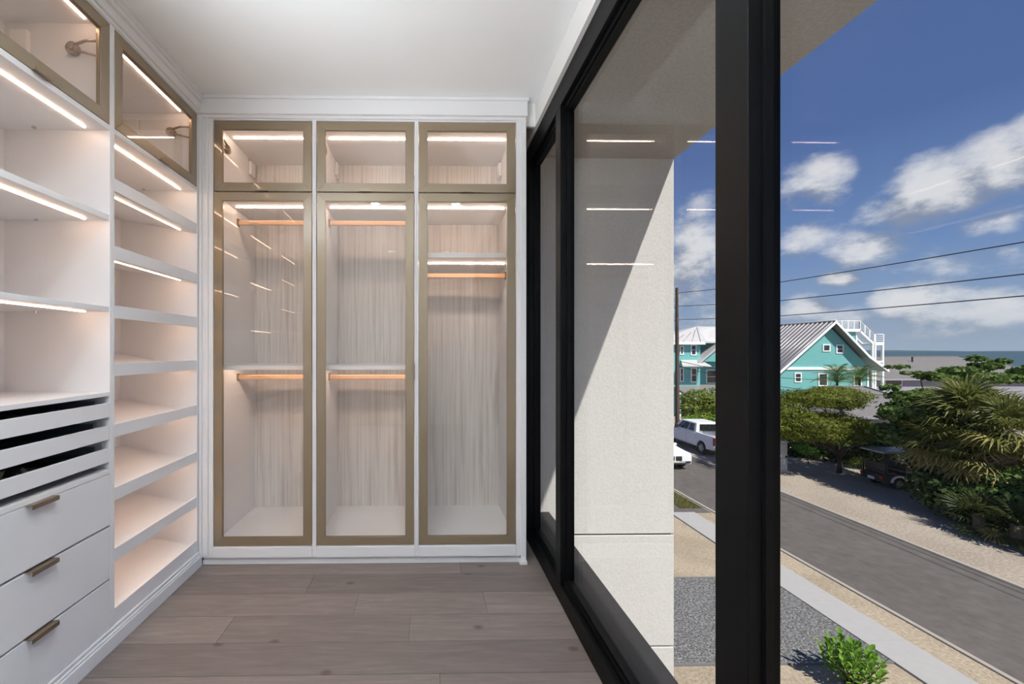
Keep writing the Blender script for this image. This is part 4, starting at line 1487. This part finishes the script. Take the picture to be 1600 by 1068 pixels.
ib = [pad(1344, 728, 23, 10, 8), pad(1352, 722, 23.2, 8, 6)]
tree('yellow_shrub', 'small variegated shrub behind the golf cart', (atY(1347, 0, 23).x, 23.0, G), ib, 160, .14, 'leaf_hedge', 47, .03, .5, .6, 'bush')


# fan palms: each frond an object of its own
def frond_mesh(seed, droop):
    q = random.Random(seed)
    mb = MB()
    # petiole along +X then fan of blades; local units: metres
    mb.path([(0, 0, 0), (.35, 0, .03), (.72, 0, 0)], [.018, .014, .01], 4)
    n = 17
    for k in range(n):
        a_ = math.radians(-112 + 224 * k / (n - 1)) + q.uniform(-.05, .05)
        L = (.78 + .25 * math.cos(a_)) * q.uniform(.88, 1.08)
        dx, dy = math.cos(a_), math.sin(a_)
        wv = .036
        sx_, sy_ = -dy * wv, dx * wv
        bx, by = .70, 0
        z1, z2, z3 = .03, -.06 * droop, -.34 * droop * q.uniform(.7, 1.3)
        pts = [(bx, by, 0), (bx + dx * L * .4 + sx_, by + dy * L * .4 + sy_, z1), (bx + dx * L * .4 - sx_, by + dy * L * .4 - sy_, z1),
               (bx + dx * L * .75 + sx_ * .7, by + dy * L * .75 + sy_ * .7, z2), (bx + dx * L * .75 - sx_ * .7, by + dy * L * .75 - sy_ * .7, z2), (bx + dx * L, by + dy * L, z3)]
        mb.add(pts, [(0, 1, 2), (2, 1, 3, 4), (4, 3, 5)])
    return mb


FR = {}
for mname in ('frond_green', 'frond_painted_shade', 'frond_yellow', 'frond_dead'):
    FR[mname] = []
    for k in range(2):
        o = frond_mesh(60 + k, 1.0 if mname != 'frond_dead' else 1.8).build('frond', mname, None, True)
        FR[mname].append(o.data)
        bpy.data.objects.remove(o)


def palm(label, base, height, nf, scale, seed, lean=(0, 0), dead=14, yellow=12, leafmat='frond_green'):
    q = random.Random(seed)
    t = thing('fan_palm', label, 'palm', base, 0, 'fan palms beside the street')
    top = Vector((lean[0], lean[1], height))
    MB().path([(0, 0, -.1), (lean[0] * .3, lean[1] * .3, height * .5), tuple(top)], [.2, .16, .17], 9).build('trunk', 'bark', t, True)
    ga = PI * (3 - math.sqrt(5))
    tot = nf + yellow + dead
    for k in range(tot):
        f = k / tot
        if k < nf:
            mn, el = leafmat, math.radians(82 - 105 * (k / nf) + q.uniform(-8, 8))
        elif k < nf + yellow:
            mn, el = 'frond_yellow', math.radians(-15 + q.uniform(-25, 20))
        else:
            mn, el = 'frond_dead', math.radians(-55 + q.uniform(-25, 15))
        o = bpy.data.objects.new('frond', q.choice(FR[mn]))
        C.objects.link(o)
        o.parent = t
        az = k * ga + q.uniform(-.2, .2)
        o.location = top + Vector((0, 0, -.5 * f))
        o.rotation_euler = Euler((q.uniform(-.4, .4), -el, az), 'XYZ')
        s = scale * q.uniform(.85, 1.12)
        o.scale = (s, s, s)


pc = atY(1512, 650, 18.2)
palm('tall fan palm with the fullest crown, in front of the sea grape tree', (pc.x, 18.2, G), pc.z - G + .1, 52, 1.15, 71, dead=10, yellow=12)
pc = atY(1478, 690, 18.4)
palm('fan palm leaning towards the golf cart', (pc.x, 18.4, G), pc.z - G, 22, 1.0, 72, (-.2, 0), 22, 14)
pc = atY(1572, 672, 16.6)
palm('fan palm with drooping yellow fronds over the bright shrub', (pc.x, 16.6, G), pc.z - G, 30, 1.0, 73, dead=20, yellow=16)
pc = atY(1540, 716, 16.8)
palm('short fan palm skirted with dead tan fronds', (pc.x, 16.8, G), pc.z - G, 14, .95, 74, dead=16, yellow=18)
pc = atY(1530, 805, 15.6)
palm('young stemless fan palm at the gravel edge', (pc.x, 15.6, G), max(.35, pc.z - G), 14, .7, 75, dead=2, yellow=2, leafmat='frond_painted_shade')
pc = atY(1590, 820, 14.6)
palm('young fan palm beside the street shoulder under the bright shrub', (pc.x, 14.6, G), max(.35, pc.z - G), 14, .7, 76, dead=2, yellow=2, leafmat='frond_painted_shade')


# the planting and the next house carry on along the street beyond the frame
tree('shade_tree', 'broad round-leaved tree continuing the row past the fan palms', (24.6, 11.6, G), [(24.6, 11.6, G + 5.0, 2.4, 2.2, 1.3), (23.4, 10.6, G + 4.0, 1.5, 1.5, 1.0), (26.0, 12.4, G + 4.2, 1.7, 1.6, 1.1), (24.8, 12.8, G + 3.2, 1.6, 1.3, 1.0)], 70, .26, 'leaf_sea_grape', 51, .16, .8, .6)
tree('corner_tree', 'rounded green tree at the corner of the neighbouring grey cottage', (25.5, 3.5, G), [(25.5, 3.5, G + 4.2, 2.2, 2.2, 1.5), (24.4, 2.6, G + 3.2, 1.4, 1.3, 1.0), (26.8, 4.4, G + 3.4, 1.5, 1.4, 1.0)], 60, .26, 'leaf_hedge', 53, .15, .6, .6)
hip_house('cottage', 'pale grey cottage with a shingle hip roof past the planting', 33, 46, -2, 10, G + 3.2, G + 5.4, 5.0, 'grey_wall', [])

# feather palms near the teal house
def feather_mesh():
    mb = MB()
    n = 16
    pts = [(1.9 * k / n, 0, .55 * math.sin(PI * .75 * k / n) - .35 * (k / n) ** 2) for k in range(n + 1)]
    mb.path(pts, [.02] * (n + 1), 4)
    for k in range(2, n + 1):
        for s in (-1, 1):
            x_, _, z_ = pts[k]
            L = .5 * math.sin(PI * (k / (n + 2)) ** .8) + .12
            mb.add([(x_, 0, z_), (x_ + .05, 0, z_), (x_ + L * .55, s * L, z_ - L * .35)], [(0, 1, 2)])
    o = mb.build('frond', 'leaf_sea_grape', None, True)
    d = o.data
    bpy.data.objects.remove(o)
    return d


FM = feather_mesh()
for j, (px, py, Y, sc, lab) in enumerate(((1308, 597, 39.3, 1.0, 'dark feather palm in front of the teal house, by the tall window'), (1343, 597, 39.8, .95, 'dark feather palm at the corner of the teal house'))):
    c = atY(px, py, Y)
    t = thing('feather_palm', lab, 'palm', (c.x, Y, G), 0, 'feather palms by the teal house')
    hgt = c.z - G
    MB().path([(0, 0, -.1), (.05, 0, hgt * .5), (0, 0, hgt)], [.14, .10, .09], 8).build('trunk', 'bark', t, True)
    q = random.Random(90 + j)
    for k in range(26):
        o = bpy.data.objects.new('frond', FM)
        C.objects.link(o)
        o.parent = t
        o.location = (0, 0, hgt)
        o.rotation_euler = Euler((0, -math.radians(70 - 90 * k / 26 + q.uniform(-8, 8)), k * 2.4), 'XYZ')
        o.scale = (sc, sc, sc)

# foreground shrub: every leaf its own piece
fb = Vector((8.85, 8.55, G + .006))
sh = thing('clusia_shrub', 'bright green broad-leaved shrub at the edge of the gravel bed', 'bush', fb)
lm = MB()
cols = [(-.0, 0), (.03, .024), (.075, .036), (.115, .024)]
vs = []
for x_, w_ in cols:
    vs += [(x_, w_, .012 * (x_ > 0)), (x_, 0, -.004), (x_, -w_, .012 * (x_ > 0))]
vs.append((.14, 0, -.012))
fcs = []
for k in range(3):
    a_ = k * 3
    fcs += [(a_, a_ + 3, a_ + 4, a_ + 1), (a_ + 1, a_ + 4, a_ + 5, a_ + 2)]
fcs += [(9, 12, 10), (10, 12, 11)]
lm.add(vs, fcs, True)
lo_ = lm.build('leaf', 'leaf_bright', None, True)
LM = lo_.data
bpy.data.objects.remove(lo_)
q = random.Random(99)
stems = MB()
cnt = 0
for k in range(25):
    a_ = k * 2.4
    r_ = .52 * math.sqrt((k + .5) / 25)
    tip = Vector((math.cos(a_) * r_, math.sin(a_) * r_, .86 - .75 * r_ ** 1.6 + q.uniform(-.08, .1)))
    stems.path([(tip.x * .15, tip.y * .15, 0), (tip.x * .6, tip.y * .6, tip.z * .5), tuple(tip)], [.014, .01, .006], 5)
    for j in range(12):
        if cnt >= 298:
            break
        cnt += 1
        f = 1 - .055 * j
        o = bpy.data.objects.new('leaf', LM)
        C.objects.link(o)
        o.parent = sh
        o.location = (tip.x * (.6 + .4 * f), tip.y * (.6 + .4 * f), tip.z * f)
        o.rotation_euler = Euler((q.uniform(-.3, .3), -math.radians(65 - 5 * j + q.uniform(-14, 14)), a_ + j * 2.2), 'XYZ')
        s = q.uniform(.95, 1.35)
        o.scale = (s, s, s)
stems.build('stem', 'bark', sh, True)

# grass patches by the near kerb and along the verge
def grass(label, x0, x1, y0, y1, n, hgt, seed):
    r = np.random.default_rng(seed)
    p = np.stack([r.uniform(x0, x1, n), r.uniform(y0, y1, n), np.full(n, G)], 1)
    keep = np.sin(p[:, 0] * 4.1 + seed) + np.cos(p[:, 1] * 1.7) + r.normal(0, .6, n) > -.6
    p = p[keep]
    n = len(p)
    a_ = r.uniform(0, 2 * PI, n)
    d = np.stack([np.cos(a_), np.sin(a_), np.zeros(n)], 1)
    h = hgt * r.uniform(.5, 1.3, (n, 1))
    lean = np.stack([r.normal(0, .5, n), r.normal(0, .5, n), np.zeros(n)], 1) * h
    up = np.array([0, 0, 1.0]) * h
    V_ = np.stack([p - d * .012, p + d * .012, p + up + lean], 1).reshape(-1, 3)
    ctr = np.array([(x0 + x1) / 2, (y0 + y1) / 2, G])
    o = rawmesh('grass', V_ - ctr, np.arange(3 * n).reshape(-1, 3), 'grass_blade')
    o.location = ctr
    o['kind'] = 'stuff'
    o['label'] = label
    o['category'] = 'grass'


grass('patch of dry green grass between kerb and sidewalk end', 11.2, 12.2, 18.3, 22.5, 9000, .09, 3)
